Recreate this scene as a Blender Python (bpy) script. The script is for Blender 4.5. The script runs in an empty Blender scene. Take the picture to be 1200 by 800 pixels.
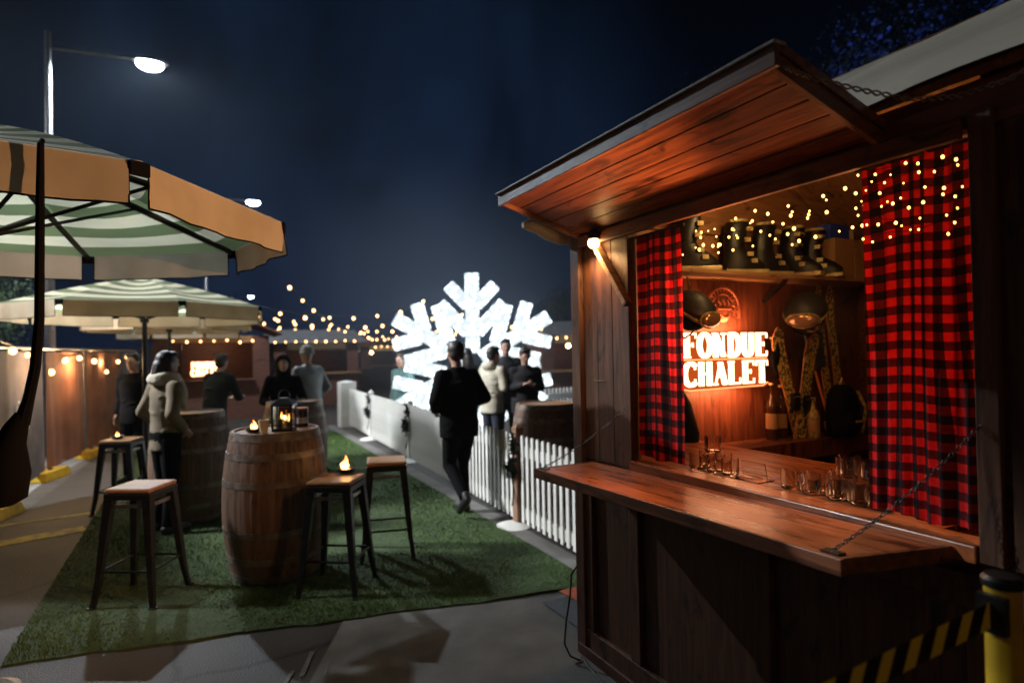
import bpy, bmesh, math, random
from mathutils import Vector, Matrix, Euler
random.seed(7)
R = math.radians
SC = bpy.context.scene
COL = SC.collection

# ------------------------------------------------------------------ materials
def newmat(name):
    m = bpy.data.materials.new(name); m.use_nodes = True
    nt = m.node_tree; nt.nodes.clear()
    out = nt.nodes.new('ShaderNodeOutputMaterial')
    return m, nt, out

def N(nt, t, **kw):
    n = nt.nodes.new(t)
    for k, v in kw.items():
        setattr(n, k, v)
    return n

def mat(name, c, rough=.6, c2=None, scale=8., stretch=(1, 1, 1), bump=.0, bscale=None, metal=0., detail=5., lo=.35, hi=.65, coord='Object', spec=.5, transl=0.):
    """noise-mottled principled surface"""
    m, nt, out = newmat(name)
    p = N(nt, 'ShaderNodeBsdfPrincipled')
    p.inputs['Roughness'].default_value = rough
    p.inputs['Metallic'].default_value = metal
    p.inputs['Specular IOR Level'].default_value = spec
    tc = N(nt, 'ShaderNodeTexCoord'); mp = N(nt, 'ShaderNodeMapping')
    mp.inputs['Scale'].default_value = stretch
    nt.links.new(tc.outputs[coord], mp.inputs['Vector'])
    nz = N(nt, 'ShaderNodeTexNoise'); nz.inputs['Scale'].default_value = scale; nz.inputs['Detail'].default_value = detail
    nt.links.new(mp.outputs['Vector'], nz.inputs['Vector'])
    cr = N(nt, 'ShaderNodeValToRGB')
    cr.color_ramp.elements[0].position = lo; cr.color_ramp.elements[1].position = hi
    if c2 is None: c2 = tuple(x*.6 for x in c)
    cr.color_ramp.elements[0].color = (*c2, 1); cr.color_ramp.elements[1].color = (*c, 1)
    nt.links.new(nz.outputs['Fac'], cr.inputs['Fac'])
    nt.links.new(cr.outputs['Color'], p.inputs['Base Color'])
    # roughness variation
    mr = N(nt, 'ShaderNodeMapRange'); mr.inputs['To Min'].default_value = max(.05, rough-.12); mr.inputs['To Max'].default_value = min(1, rough+.12)
    nt.links.new(nz.outputs['Fac'], mr.inputs['Value']); nt.links.new(mr.outputs['Result'], p.inputs['Roughness'])
    if bump:
        b = N(nt, 'ShaderNodeBump'); b.inputs['Strength'].default_value = bump; b.inputs['Distance'].default_value = .01
        if bscale:
            n2 = N(nt, 'ShaderNodeTexNoise'); n2.inputs['Scale'].default_value = bscale; n2.inputs['Detail'].default_value = 6
            nt.links.new(mp.outputs['Vector'], n2.inputs['Vector']); nt.links.new(n2.outputs['Fac'], b.inputs['Height'])
        else:
            nt.links.new(nz.outputs['Fac'], b.inputs['Height'])
        nt.links.new(b.outputs['Normal'], p.inputs['Normal'])
    if transl:
        t = N(nt, 'ShaderNodeBsdfTranslucent'); nt.links.new(cr.outputs['Color'], t.inputs['Color'])
        mx = N(nt, 'ShaderNodeMixShader'); mx.inputs['Fac'].default_value = transl
        nt.links.new(p.outputs[0], mx.inputs[1]); nt.links.new(t.outputs[0], mx.inputs[2]); nt.links.new(mx.outputs[0], out.inputs['Surface'])
    else:
        nt.links.new(p.outputs[0], out.inputs['Surface'])
    return m

def emit(name, c, s, sampling=None):
    m, nt, out = newmat(name)
    e = N(nt, 'ShaderNodeEmission'); e.inputs['Color'].default_value = (*c, 1); e.inputs['Strength'].default_value = s
    nt.links.new(e.outputs[0], out.inputs['Surface'])
    if sampling: m.cycles.emission_sampling = sampling
    return m

def wood(name, c, c2, axis='Y', rough=.45, scale=3., bump=.25):
    st = {'X': (1, 14, 14), 'Y': (14, 1, 14), 'Z': (14, 14, 1)}[axis]
    m, nt, out = newmat(name)
    p = N(nt, 'ShaderNodeBsdfPrincipled')
    tc = N(nt, 'ShaderNodeTexCoord'); mp = N(nt, 'ShaderNodeMapping'); mp.inputs['Scale'].default_value = st
    nt.links.new(tc.outputs['Object'], mp.inputs['Vector'])
    nz = N(nt, 'ShaderNodeTexNoise'); nz.inputs['Scale'].default_value = scale; nz.inputs['Detail'].default_value = 8; nz.inputs['Distortion'].default_value = .6
    nt.links.new(mp.outputs['Vector'], nz.inputs['Vector'])
    # knots: low frequency, less stretched
    mp2 = N(nt, 'ShaderNodeMapping'); mp2.inputs['Scale'].default_value = tuple(1 if s == 1 else 3 for s in st)
    nt.links.new(tc.outputs['Object'], mp2.inputs['Vector'])
    n2 = N(nt, 'ShaderNodeTexNoise'); n2.inputs['Scale'].default_value = scale*1.3; n2.inputs['Detail'].default_value = 4; n2.inputs['Distortion'].default_value = 1.5
    nt.links.new(mp2.outputs['Vector'], n2.inputs['Vector'])
    cr = N(nt, 'ShaderNodeValToRGB'); e = cr.color_ramp.elements
    e[0].position = .32; e[0].color = (*c2, 1); e[1].position = .62; e[1].color = (*c, 1)
    nt.links.new(nz.outputs['Fac'], cr.inputs['Fac'])
    cr2 = N(nt, 'ShaderNodeValToRGB'); e = cr2.color_ramp.elements
    e[0].position = .3; e[0].color = (.25, .2, .18, 1); e[1].position = .42; e[1].color = (1, 1, 1, 1)
    nt.links.new(n2.outputs['Fac'], cr2.inputs['Fac'])
    mx = N(nt, 'ShaderNodeMixRGB', blend_type='MULTIPLY'); mx.inputs['Fac'].default_value = 1
    nt.links.new(cr.outputs[0], mx.inputs[1]); nt.links.new(cr2.outputs[0], mx.inputs[2])
    nt.links.new(mx.outputs[0], p.inputs['Base Color'])
    mr = N(nt, 'ShaderNodeMapRange'); mr.inputs['To Min'].default_value = rough-.1; mr.inputs['To Max'].default_value = rough+.18
    nt.links.new(nz.outputs['Fac'], mr.inputs['Value']); nt.links.new(mr.outputs[0], p.inputs['Roughness'])
    b = N(nt, 'ShaderNodeBump'); b.inputs['Strength'].default_value = bump; b.inputs['Distance'].default_value = .006
    nt.links.new(nz.outputs['Fac'], b.inputs['Height']); nt.links.new(b.outputs[0], p.inputs['Normal'])
    nt.links.new(p.outputs[0], out.inputs['Surface'])
    return m

def uvmat(name, build, rough=.85, transl=0.):
    """build(nt, u, v) -> colour socket, from the mesh's own UVs"""
    m, nt, out = newmat(name)
    p = N(nt, 'ShaderNodeBsdfPrincipled'); p.inputs['Roughness'].default_value = rough; p.inputs['Specular IOR Level'].default_value = .2
    tc = N(nt, 'ShaderNodeTexCoord'); sp = N(nt, 'ShaderNodeSeparateXYZ')
    nt.links.new(tc.outputs['UV'], sp.inputs[0])
    c = build(nt, sp.outputs[0], sp.outputs[1])
    nt.links.new(c, p.inputs['Base Color'])
    if transl:
        t = N(nt, 'ShaderNodeBsdfTranslucent'); nt.links.new(c, t.inputs['Color'])
        mx = N(nt, 'ShaderNodeMixShader'); mx.inputs['Fac'].default_value = transl
        nt.links.new(p.outputs[0], mx.inputs[1]); nt.links.new(t.outputs[0], mx.inputs[2]); nt.links.new(mx.outputs[0], out.inputs['Surface'])
    else:
        nt.links.new(p.outputs[0], out.inputs['Surface'])
    return m

def math_(nt, op, a, b=None):
    n = N(nt, 'ShaderNodeMath', operation=op)
    for i, x in enumerate((a, b)):
        if x is None: continue
        if isinstance(x, (int, float)): n.inputs[i].default_value = x
        else: nt.links.new(x, n.inputs[i])
    return n.outputs[0]

def mixc(nt, f, a, b):
    n = N(nt, 'ShaderNodeMixRGB')
    if isinstance(f, float): n.inputs[0].default_value = f
    else: nt.links.new(f, n.inputs[0])
    for i, x in ((1, a), (2, b)):
        if isinstance(x, tuple): n.inputs[i].default_value = (*x, 1)
        else: nt.links.new(x, n.inputs[i])
    return n.outputs[0]

def plaid(nt, u, v):          # uv in metres; 5.2 cm repeat
    a = math_(nt, 'LESS_THAN', math_(nt, 'FRACT', math_(nt, 'DIVIDE', u, .052)), .5)
    b = math_(nt, 'LESS_THAN', math_(nt, 'FRACT', math_(nt, 'DIVIDE', v, .052)), .5)
    s = math_(nt, 'MULTIPLY', math_(nt, 'ADD', a, b), .5)
    cr = N(nt, 'ShaderNodeValToRGB'); cr.color_ramp.interpolation = 'CONSTANT'
    e = cr.color_ramp.elements
    e[0].position = 0; e[0].color = (.010, .006, .007, 1); e[1].position = .3; e[1].color = (.085, .006, .008, 1)
    x = e.new(.8); x.color = (.60, .012, .012, 1)
    nt.links.new(s, cr.inputs[0])
    # weave mottling
    tc = N(nt, 'ShaderNodeTexCoord'); nz = N(nt, 'ShaderNodeTexNoise'); nz.inputs['Scale'].default_value = 60
    nt.links.new(tc.outputs['UV'], nz.inputs['Vector'])
    mr = N(nt, 'ShaderNodeMapRange'); mr.inputs['To Min'].default_value = .6; mr.inputs['To Max'].default_value = 1.25
    nt.links.new(nz.outputs['Fac'], mr.inputs['Value'])
    mx = N(nt, 'ShaderNodeMixRGB', blend_type='MULTIPLY'); mx.inputs[0].default_value = 1
    nt.links.new(cr.outputs[0], mx.inputs[1]); nt.links.new(mr.outputs[0], mx.inputs[2])
    return mx.outputs[0]

def canopy_stripes(nt, u, v):
    a = math_(nt, 'LESS_THAN', math_(nt, 'FRACT', math_(nt, 'MULTIPLY', v, 5.5)), .5)
    nz = N(nt, 'ShaderNodeTexNoise'); nz.inputs['Scale'].default_value = 7
    c = mixc(nt, a, (.78, .76, .56), (.17, .22, .11))
    mr = N(nt, 'ShaderNodeMapRange'); mr.inputs['To Min'].default_value = .75; mr.inputs['To Max'].default_value = 1.15
    nt.links.new(nz.outputs['Fac'], mr.inputs['Value'])
    mx = N(nt, 'ShaderNodeMixRGB', blend_type='MULTIPLY'); mx.inputs[0].default_value = 1
    nt.links.new(c, mx.inputs[1]); nt.links.new(mr.outputs[0], mx.inputs[2])
    return mx.outputs[0]

def hazard(nt, u, v):         # diagonal yellow / black, uv in metres
    a = math_(nt, 'LESS_THAN', math_(nt, 'FRACT', math_(nt, 'DIVIDE', math_(nt, 'ADD', u, math_(nt, 'MULTIPLY', v, .55)), .085)), .45)
    return mixc(nt, a, (.012, .011, .010), (.85, .62, .05))

def flame_mat(name, s):
    m, nt, out = newmat(name)
    e = N(nt, 'ShaderNodeEmission'); e.inputs['Strength'].default_value = s
    tc = N(nt, 'ShaderNodeTexCoord'); sp = N(nt, 'ShaderNodeSeparateXYZ'); nt.links.new(tc.outputs['Generated'], sp.inputs[0])
    cr = N(nt, 'ShaderNodeValToRGB'); el = cr.color_ramp.elements
    el[0].color = (1, .55, .15, 1); el[1].color = (1, .18, .02, 1)
    nt.links.new(sp.outputs[2], cr.inputs[0]); nt.links.new(cr.outputs[0], e.inputs['Color'])
    nt.links.new(e.outputs[0], out.inputs['Surface'])
    return m

def glassmat(name, c=(1, 1, 1), rough=.02):
    m, nt, out = newmat(name)
    g = N(nt, 'ShaderNodeBsdfGlass'); g.inputs['Color'].default_value = (*c, 1); g.inputs['Roughness'].default_value = rough; g.inputs['IOR'].default_value = 1.45
    nt.links.new(g.outputs[0], out.inputs['Surface'])
    return m

M = dict(
    woodY=wood('dark_wood_along', (.20, .064, .025), (.070, .022, .009), 'Y', .42),
    woodZ=wood('dark_wood_upright', (.115, .043, .019), (.045, .016, .007), 'Z', .5),
    woodX=wood('dark_wood_across', (.19, .060, .022), (.070, .020, .008), 'X', .5),
    awn=wood('awning_plank', (.26, .072, .026), (.085, .022, .009), 'Y', .42, 3.2, .35),
    counter=wood('counter_wood', (.34, .10, .034), (.12, .032, .012), 'Y', .26, 2.6, .35),
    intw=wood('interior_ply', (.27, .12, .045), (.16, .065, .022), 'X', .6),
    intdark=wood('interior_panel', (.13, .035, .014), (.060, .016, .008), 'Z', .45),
    edge=mat('weathered_edge', (.30, .27, .25), .6, (.16, .13, .12), 20, bump=.1),
    tarp=mat('pale_tarpaulin', (.86, .77, .60), .55, (.64, .56, .43), 3, bump=.3),
    brace=wood('pine_brace', (.36, .20, .08), (.22, .11, .04), 'X', .6),
    steel=mat('galvanised', (.40, .40, .39), .35, (.25, .25, .25), 30, metal=.9),
    chain=mat('chain_steel', (.10, .09, .085), .5, (.05, .045, .04), 40, metal=.9),
    blackm=mat('black_metal', (.022, .022, .024), .32, (.012, .012, .013), 25, metal=.4),
    black=mat('black_fabric', (.004, .004, .005), .95, (.003, .003, .003), 18, bump=.2, spec=.08),
    plast=mat('black_plastic', (.016, .016, .017), .4, (.010, .010, .010), 30),
    plaid=uvmat('buffalo_plaid', plaid, .85, .30), plaid2=uvmat('buffalo_plaid_backlit', plaid, .85, .40),
    canopy=uvmat('striped_canvas', canopy_stripes, .85, .6),
    valance=mat('cream_valance', (.62, .50, .34), .85, (.50, .40, .27), 4, bump=.15, transl=.3),
    tanval=mat('tan_valance', (.42, .39, .32), .85, (.35, .32, .25), 4, bump=.15, transl=.3), hazard=uvmat('hazard_stripe', hazard, .5),
    yellow=mat('yellow_paint', (.62, .40, .02), .42, (.45, .28, .02), 12, bump=.05),
    turf=mat('turf_base', (.050, .082, .022), .95, (.028, .048, .015), 30, bump=.8, bscale=240),
    white=mat('white_vinyl', (.78, .78, .74), .38, (.66, .65, .60), 6),
    barrel=wood('barrel_stave', (.150, .082, .048), (.070, .038, .023), 'Z', .55),
    barreltop=wood('barrel_head', (.25, .12, .05), (.13, .06, .025), 'X', .45),
    hoop=mat('barrel_hoop', (.24, .20, .17), .5, (.12, .09, .07), 14, metal=.6),
    seat=wood('stool_seat', (.34, .17, .07), (.20, .09, .035), 'X', .35),
    glass=glassmat('clear_glass', (.97, .97, .95)),
    lglass=glassmat('lantern_glass', (.95, .93, .88)),
    bottle=mat('brown_glass', (.05, .022, .01), .08, (.03, .012, .006), 4),
    candle=mat('candle_wax', (.75, .62, .42), .5),
    cup=mat('paper_cup', (.72, .62, .40), .6, (.62, .52, .34), 5),
    flame=flame_mat('flame', 9.),
    neon=emit('neon_orange', (1., .46, .23), 6.5),
    haloglow=emit('neon_halo_glow', (1., .14, .022), .55), neon2=emit('neon_edge', (1., .22, .07), 3.),  # board emission stands in for the orange halo around the letters
    fairy=emit('fairy_bulb', (1., .52, .11), 6.),
    festoon=emit('festoon_bulb', (1., .52, .20), 9.),
    led=None,
    ledbulb=emit('snowflake_dot', (.72, .88, 1.), 12.),
    lamp=emit('lamp_lens', (.82, .90, 1.), 60.),
    warmlamp=emit('warm_bulb', (1., .58, .22), 26.),
    bluelamp=emit('blue_lens', (.05, .1, 1.), 10.),
    copper=mat('copper_relief', (.42, .14, .07), .4, (.24, .07, .04), 30, metal=.5),
    helmet=mat('helmet_shell', (.016, .014, .013), .5, (.012, .011, .010), 5),
    lens=mat('goggle_lens', (.45, .26, .14), .12, (.30, .16, .10), 3, metal=.6),
    strap=mat('goggle_strap', (.42, .30, .07), .7, (.10, .07, .03), 40),
    boot=mat('boot_shell', (.0065, .0055, .005), .4, (.004, .0035, .003), 9, spec=.35),
    buckle=mat('boot_buckle', (.55, .44, .20), .4, (.35, .26, .12), 30, metal=.3),
    ski=mat('ski_pattern', (.55, .40, .10), .5, (.05, .045, .02), 60, (1, 1, .8), detail=2., lo=.44, hi=.56),
    skiedge=mat('ski_edge', (.50, .16, .05), .45, (.35, .10, .03), 10),
    card=mat('cardboard', (.34, .19, .085), .8, (.28, .15, .065), 4),
    blue=mat('blue_card', (.02, .05, .45), .6, (.015, .04, .35), 6),
    acry=glassmat('acrylic', (.92, .9, .88), .05),
    orange=mat('orange_rubber', (.58, .10, .025), .6, (.42, .07, .02), 18),
    rubber=mat('grey_rubber', (.055, .058, .060), .7, (.035, .037, .038), 22, bump=.2),
    hoardg=mat('grey_shade_cloth', (.17, .155, .185), .9, (.10, .09, .11), 3, bump=.3, bscale=90),
    hoardo=mat('rust_shade_cloth', (.30, .115, .060), .9, (.19, .07, .04), 2.5, bump=.3, bscale=90),
    print=mat('printed_grey', (.70, .70, .72), .8, (.36, .36, .39), 20),
    skin=mat('skin', (.42, .24, .17), .55, (.36, .19, .13), 12),
    hair=mat('dark_hair', (.022, .015, .011), .5, (.012, .008, .006), 60, (1, 1, .2), bump=.5),
    hairb=mat('brown_hair', (.10, .055, .030), .5, (.06, .032, .018), 60, (1, 1, .2), bump=.5),
    eye=mat('eye', (.5, .48, .45), .2),
    lip=mat('lip', (.33, .13, .10), .5),
    navy=mat('navy_cloth', (.007, .0075, .010), .9, (.004, .004, .006), 14, bump=.3),
    charcoal=mat('charcoal_cloth', (.010, .010, .012), .9, (.006, .006, .007), 14, bump=.3),
    creamc=mat('cream_cloth', (.58, .54, .42), .9, (.45, .41, .31), 9, bump=.3),
    tanc=mat('tan_cloth', (.21, .165, .105), .9, (.15, .115, .07), 9, bump=.3),
    palec=mat('pale_puffer', (.30, .33, .34), .6, (.22, .24, .25), 7, bump=.3),
    greenc=mat('teal_cloth', (.03, .075, .07), .9, (.02, .05, .045), 9, bump=.3),
    denim=mat('denim', (.030, .036, .055), .9, (.018, .022, .035), 30, bump=.2),
    shoe=mat('shoe', (.016, .014, .013), .5, (.01, .009, .009), 20),
    beanie=mat('grey_knit', (.36, .38, .36), .95, (.26, .27, .26), 60, bump=.6),
    bark=mat('bark', (.055, .040, .030), .9, (.025, .019, .015), 12, (1, 1, .3), bump=.8),
    leaf=mat('leaf', (.055, .085, .030), .6, (.028, .045, .018), 3),
    leafg=mat('garland_leaf', (.020, .026, .016), .7, (.010, .013, .009), 30),
    kiosk=wood('kiosk_wood', (.13, .045, .026), (.07, .024, .014), 'X', .6),
    roofp=mat('pale_roof', (.20, .20, .21), .6, (.14, .14, .15), 4),
    conc=mat('concrete', (.15, .142, .128), .85, (.085, .080, .072), 3.2, bump=.35, bscale=60),
)

# ground with patches, stains and grit
def ground_material():
    m, nt, out = newmat('asphalt_ground')
    p = N(nt, 'ShaderNodeBsdfPrincipled')
    tc = N(nt, 'ShaderNodeTexCoord')
    n1 = N(nt, 'ShaderNodeTexNoise'); n1.inputs['Scale'].default_value = .9; n1.inputs['Detail'].default_value = 6
    n2 = N(nt, 'ShaderNodeTexNoise'); n2.inputs['Scale'].default_value = 160; n2.inputs['Detail'].default_value = 3
    vo = N(nt, 'ShaderNodeTexVoronoi'); vo.inputs['Scale'].default_value = 110
    for n in (n1, n2, vo): nt.links.new(tc.outputs['Object'], n.inputs['Vector'])
    cr = N(nt, 'ShaderNodeValToRGB'); e = cr.color_ramp.elements
    e[0].position = .35; e[0].color = (.026, .022, .019, 1); e[1].position = .68; e[1].color = (.062, .054, .046, 1)
    nt.links.new(n1.outputs['Fac'], cr.inputs[0])
    mr = N(nt, 'ShaderNodeMapRange'); mr.inputs['To Min'].default_value = .55; mr.inputs['To Max'].default_value = 1.4
    nt.links.new(n2.outputs['Fac'], mr.inputs['Value'])
    mx = N(nt, 'ShaderNodeMixRGB', blend_type='MULTIPLY'); mx.inputs[0].default_value = 1
    nt.links.new(cr.outputs[0], mx.inputs[1]); nt.links.new(mr.outputs[0], mx.inputs[2])
    ck = N(nt, 'ShaderNodeTexVoronoi'); ck.feature = 'DISTANCE_TO_EDGE'; ck.inputs['Scale'].default_value = .55
    dn = N(nt, 'ShaderNodeTexNoise'); dn.inputs['Scale'].default_value = 4; nt.links.new(tc.outputs['Object'], dn.inputs['Vector'])
    dm = N(nt, 'ShaderNodeMixRGB'); dm.inputs[0].default_value = .12; nt.links.new(tc.outputs['Object'], dm.inputs[1]); nt.links.new(dn.outputs['Color'], dm.inputs[2]); nt.links.new(dm.outputs[0], ck.inputs['Vector'])
    cm = N(nt, 'ShaderNodeMapRange'); cm.inputs['From Max'].default_value = .012; cm.inputs['To Min'].default_value = .25; nt.links.new(ck.outputs['Distance'], cm.inputs['Value'])
    mxc = N(nt, 'ShaderNodeMixRGB', blend_type='MULTIPLY'); mxc.inputs[0].default_value = 1; nt.links.new(mx.outputs[0], mxc.inputs[1]); nt.links.new(cm.outputs[0], mxc.inputs[2])
    nt.links.new(mxc.outputs[0], p.inputs['Base Color'])
    mr2 = N(nt, 'ShaderNodeMapRange'); mr2.inputs['To Min'].default_value = .45; mr2.inputs['To Max'].default_value = .9
    nt.links.new(n1.outputs['Fac'], mr2.inputs['Value']); nt.links.new(mr2.outputs[0], p.inputs['Roughness'])
    b = N(nt, 'ShaderNodeBump'); b.inputs['Strength'].default_value = .6; b.inputs['Distance'].default_value = .004
    nt.links.new(vo.outputs['Distance'], b.inputs['Height']); nt.links.new(b.outputs[0], p.inputs['Normal'])
    nt.links.new(p.outputs[0], out.inputs['Surface'])
    return m
M['ground'] = ground_material()
def led_material():
    m, nt, out = newmat('snowflake_led')
    e = N(nt, 'ShaderNodeEmission'); e.inputs['Color'].default_value = (.80, .93, 1., 1)
    tc = N(nt, 'ShaderNodeTexCoord'); vo = N(nt, 'ShaderNodeTexVoronoi'); vo.inputs['Scale'].default_value = 15
    nt.links.new(tc.outputs['Object'], vo.inputs['Vector'])
    mr = N(nt, 'ShaderNodeMapRange'); mr.inputs['From Min'].default_value = .30; mr.inputs['From Max'].default_value = .62; mr.inputs['To Min'].default_value = 3.0; mr.inputs['To Max'].default_value = 1.0
    nt.links.new(vo.outputs['Distance'], mr.inputs['Value']); nt.links.new(mr.outputs[0], e.inputs['Strength']); nt.links.new(e.outputs[0], out.inputs['Surface'])
    return m
M['led'] = led_material()

# ------------------------------------------------------------------ mesh builder
class MB:
    def __init__(s): s.v = []; s.f = []; s.uv = []; s.mi = []; s.cur = 0
    def _add(s, vs, fs, uvs=None):
        o = len(s.v); s.v += [tuple(x) for x in vs]
        for i, f in enumerate(fs):
            s.f.append(tuple(o+k for k in f)); s.mi.append(s.cur)
            s.uv.append(uvs[i] if uvs else None)
        return s
    def box(s, a, b, rot=None, ctr=None):
        """axis box from corner a to corner b, optionally rotated (Euler) about its centre"""
        (x0, y0, z0), (x1, y1, z1) = a, b
        vs = [Vector(p) for p in ((x0,y0,z0),(x1,y0,z0),(x1,y1,z0),(x0,y1,z0),(x0,y0,z1),(x1,y0,z1),(x1,y1,z1),(x0,y1,z1))]
        if rot is not None:
            c = Vector(ctr) if ctr else (Vector(a)+Vector(b))/2
            m = Euler(rot).to_matrix(); vs = [m@(v-c)+c for v in vs]
        return s._add(vs, [(0,3,2,1),(4,5,6,7),(0,1,5,4),(1,2,6,5),(2,3,7,6),(3,0,4,7)])
    def hexa(s, v8):
        return s._add(v8, [(0,3,2,1),(4,5,6,7),(0,1,5,4),(1,2,6,5),(2,3,7,6),(3,0,4,7)])
    def bar(s, a, b, w, h, up=(0, 0, 1)):
        a = Vector(a); b = Vector(b); d = (b-a).normalized(); up = Vector(up)
        x = d.cross(up)
        if x.length < 1e-4: x = d.cross(Vector((1, 0, 0)))
        x.normalize(); y = x.cross(d).normalized()
        q = [(-1,-1),(1,-1),(1,1),(-1,1)]
        vs = [a+x*w/2*i+y*h/2*j for i, j in q]+[b+x*w/2*i+y*h/2*j for i, j in q]
        return s._add(vs, [(0,3,2,1),(4,5,6,7),(0,1,5,4),(1,2,6,5),(2,3,7,6),(3,0,4,7)])
    def tube(s, pts, r, n=8, closed=False):
        pts = [Vector(p) for p in pts]; k = len(pts)
        rs = r if isinstance(r, (list, tuple)) else [r]*k
        rings = []; ref = None
        for i, p in enumerate(pts):
            if closed: d = pts[(i+1) % k]-pts[i-1]
            else: d = pts[min(i+1, k-1)]-pts[max(i-1, 0)]
            if d.length < 1e-9: d = Vector((0, 0, 1))
            d.normalize()
            if ref is None or abs(ref.dot(d)) > .98: ref = Vector((0, 0, 1)) if abs(d.z) < .9 else Vector((1, 0, 0))
            x = d.cross(ref).normalized(); y = x.cross(d).normalized(); ref = y
            rings.append([p+x*rs[i]*math.cos(2*math.pi*j/n)+y*rs[i]*math.sin(2*math.pi*j/n) for j in range(n)])
        vs = [v for g in rings for v in g]; fs = []
        for i in range(k if closed else k-1):
            a = i*n; b = ((i+1) % k)*n
            for j in range(n): fs.append((a+j, a+(j+1) % n, b+(j+1) % n, b+j))
        if not closed:
            fs.append(tuple(range(n-1, -1, -1))); fs.append(tuple((k-1)*n+j for j in range(n)))
        return s._add(vs, fs)
    def lathe(s, prof, c=(0, 0, 0), n=24, cap=True):
        vs = []; fs = []; k = len(prof)
        for r, z in prof:
            for j in range(n):
                a = 2*math.pi*j/n; vs.append((c[0]+r*math.cos(a), c[1]+r*math.sin(a), c[2]+z))
        for i in range(k-1):
            for j in range(n): fs.append((i*n+j, i*n+(j+1) % n, (i+1)*n+(j+1) % n, (i+1)*n+j))
        if cap:
            fs.append(tuple(range(n-1, -1, -1))); fs.append(tuple((k-1)*n+j for j in range(n)))
        return s._add(vs, fs)
    def ball(s, c, r, n=12, m=8, rot=None):
        r = r if isinstance(r, (tuple, list)) else (r, r, r)
        vs = [Vector((0, 0, -1))]
        for i in range(1, m):
            t = math.pi*i/m
            for j in range(n): vs.append(Vector((math.sin(t)*math.cos(2*math.pi*j/n), math.sin(t)*math.sin(2*math.pi*j/n), -math.cos(t))))
        vs.append(Vector((0, 0, 1)))
        vs = [Vector((v.x*r[0], v.y*r[1], v.z*r[2])) for v in vs]
        if rot is not None:
            q = rot if isinstance(rot, Matrix) else Euler(rot).to_matrix()
            vs = [q@v for v in vs]
        vs = [v+Vector(c) for v in vs]; fs = []
        for j in range(n): fs.append((0, 1+(j+1) % n, 1+j))
        for i in range(m-2):
            for j in range(n): fs.append((1+i*n+j, 1+i*n+(j+1) % n, 1+(i+1)*n+(j+1) % n, 1+(i+1)*n+j))
        l = len(vs)-1
        for j in range(n): fs.append((l, 1+(m-2)*n+j, 1+(m-2)*n+(j+1) % n))
        return s._add(vs, fs)
    def chainlinks(s, a, b, sag, link=.017, r=.0015):
        a = Vector(a); b = Vector(b); n = max(4, int((b-a).length/(link*.75)))
        for i in range(n):
            t = (i+.5)/n; p = a.lerp(b, t); p.z -= sag*4*t*(1-t)
            q = a.lerp(b, t+.01); q.z -= sag*4*(t+.01)*(1-t-.01); d = (q-p).normalized()
            x = d.cross(Vector((0, 0, 1))).normalized(); y = x.cross(d)
            if i % 2: x, y = y, x
            s.tube([p+d*(link/2*math.cos(k*math.pi/4))+x*(link*.28*math.sin(k*math.pi/4)) for k in range(8)], r, 5, True)
        return s
    def capsules(s, pts, rs, n=12):
        """overlapping balls and cones, meant for a voxel union"""
        for i, p in enumerate(pts): s.ball(p, rs[i], n, 8)
        for i in range(len(pts)-1): s.tube([pts[i], pts[i+1]], [rs[i], rs[i+1]], n)
        return s
    def loft(s, rings, n=20):
        """rings: (centre, rx, ry) horizontal ellipses"""
        vs = []; fs = []
        for c, rx, ry in rings:
            for j in range(n):
                a = 2*math.pi*j/n; vs.append((c[0]+rx*math.cos(a), c[1]+ry*math.sin(a), c[2]))
        k = len(rings)
        for i in range(k-1):
            for j in range(n): fs.append((i*n+j, i*n+(j+1) % n, (i+1)*n+(j+1) % n, (i+1)*n+j))
        fs.append(tuple(range(n-1, -1, -1))); fs.append(tuple((k-1)*n+j for j in range(n)))
        return s._add(vs, fs)
    def mesh(s, name):
        me = bpy.data.meshes.new(name); me.from_pydata(s.v, [], s.f)
        if any(s.mi): me.polygons.foreach_set('material_index', s.mi)
        if any(u is not None for u in s.uv):
            l = me.uv_layers.new(name='UVMap'); flat = []
            for f, u in zip(s.f, s.uv):
                for k in range(len(f)): flat += list(u[k] if u else (0, 0))
            l.data.foreach_set('uv', flat)
        me.update(); return me
    def build(s, name, m, parent=None, smooth=False, world=False, bevel=0., label=None, autosmooth=True):
        if world and parent is not None:
            L = parent.matrix_basis.inverted() if parent.parent is None else (parent.parent.matrix_basis@parent.matrix_basis).inverted()
            s.v = [tuple(L@Vector(v)) for v in s.v]
        me = s.mesh(name); o = bpy.data.objects.new(name, me); COL.objects.link(o)
        for x in (m if isinstance(m, (list, tuple)) else [m]): me.materials.append(x)
        if smooth:
            for p in me.polygons: p.use_smooth = True
            if autosmooth: me.set_sharp_from_angle(angle=R(42))
        if bevel:
            b = o.modifiers.new('bevel', 'BEVEL'); b.width = bevel; b.segments = 2; b.limit_method = 'ANGLE'; b.angle_limit = R(40)
        if parent is not None: o.parent = parent
        if label: o['label'] = label
        return o

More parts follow.
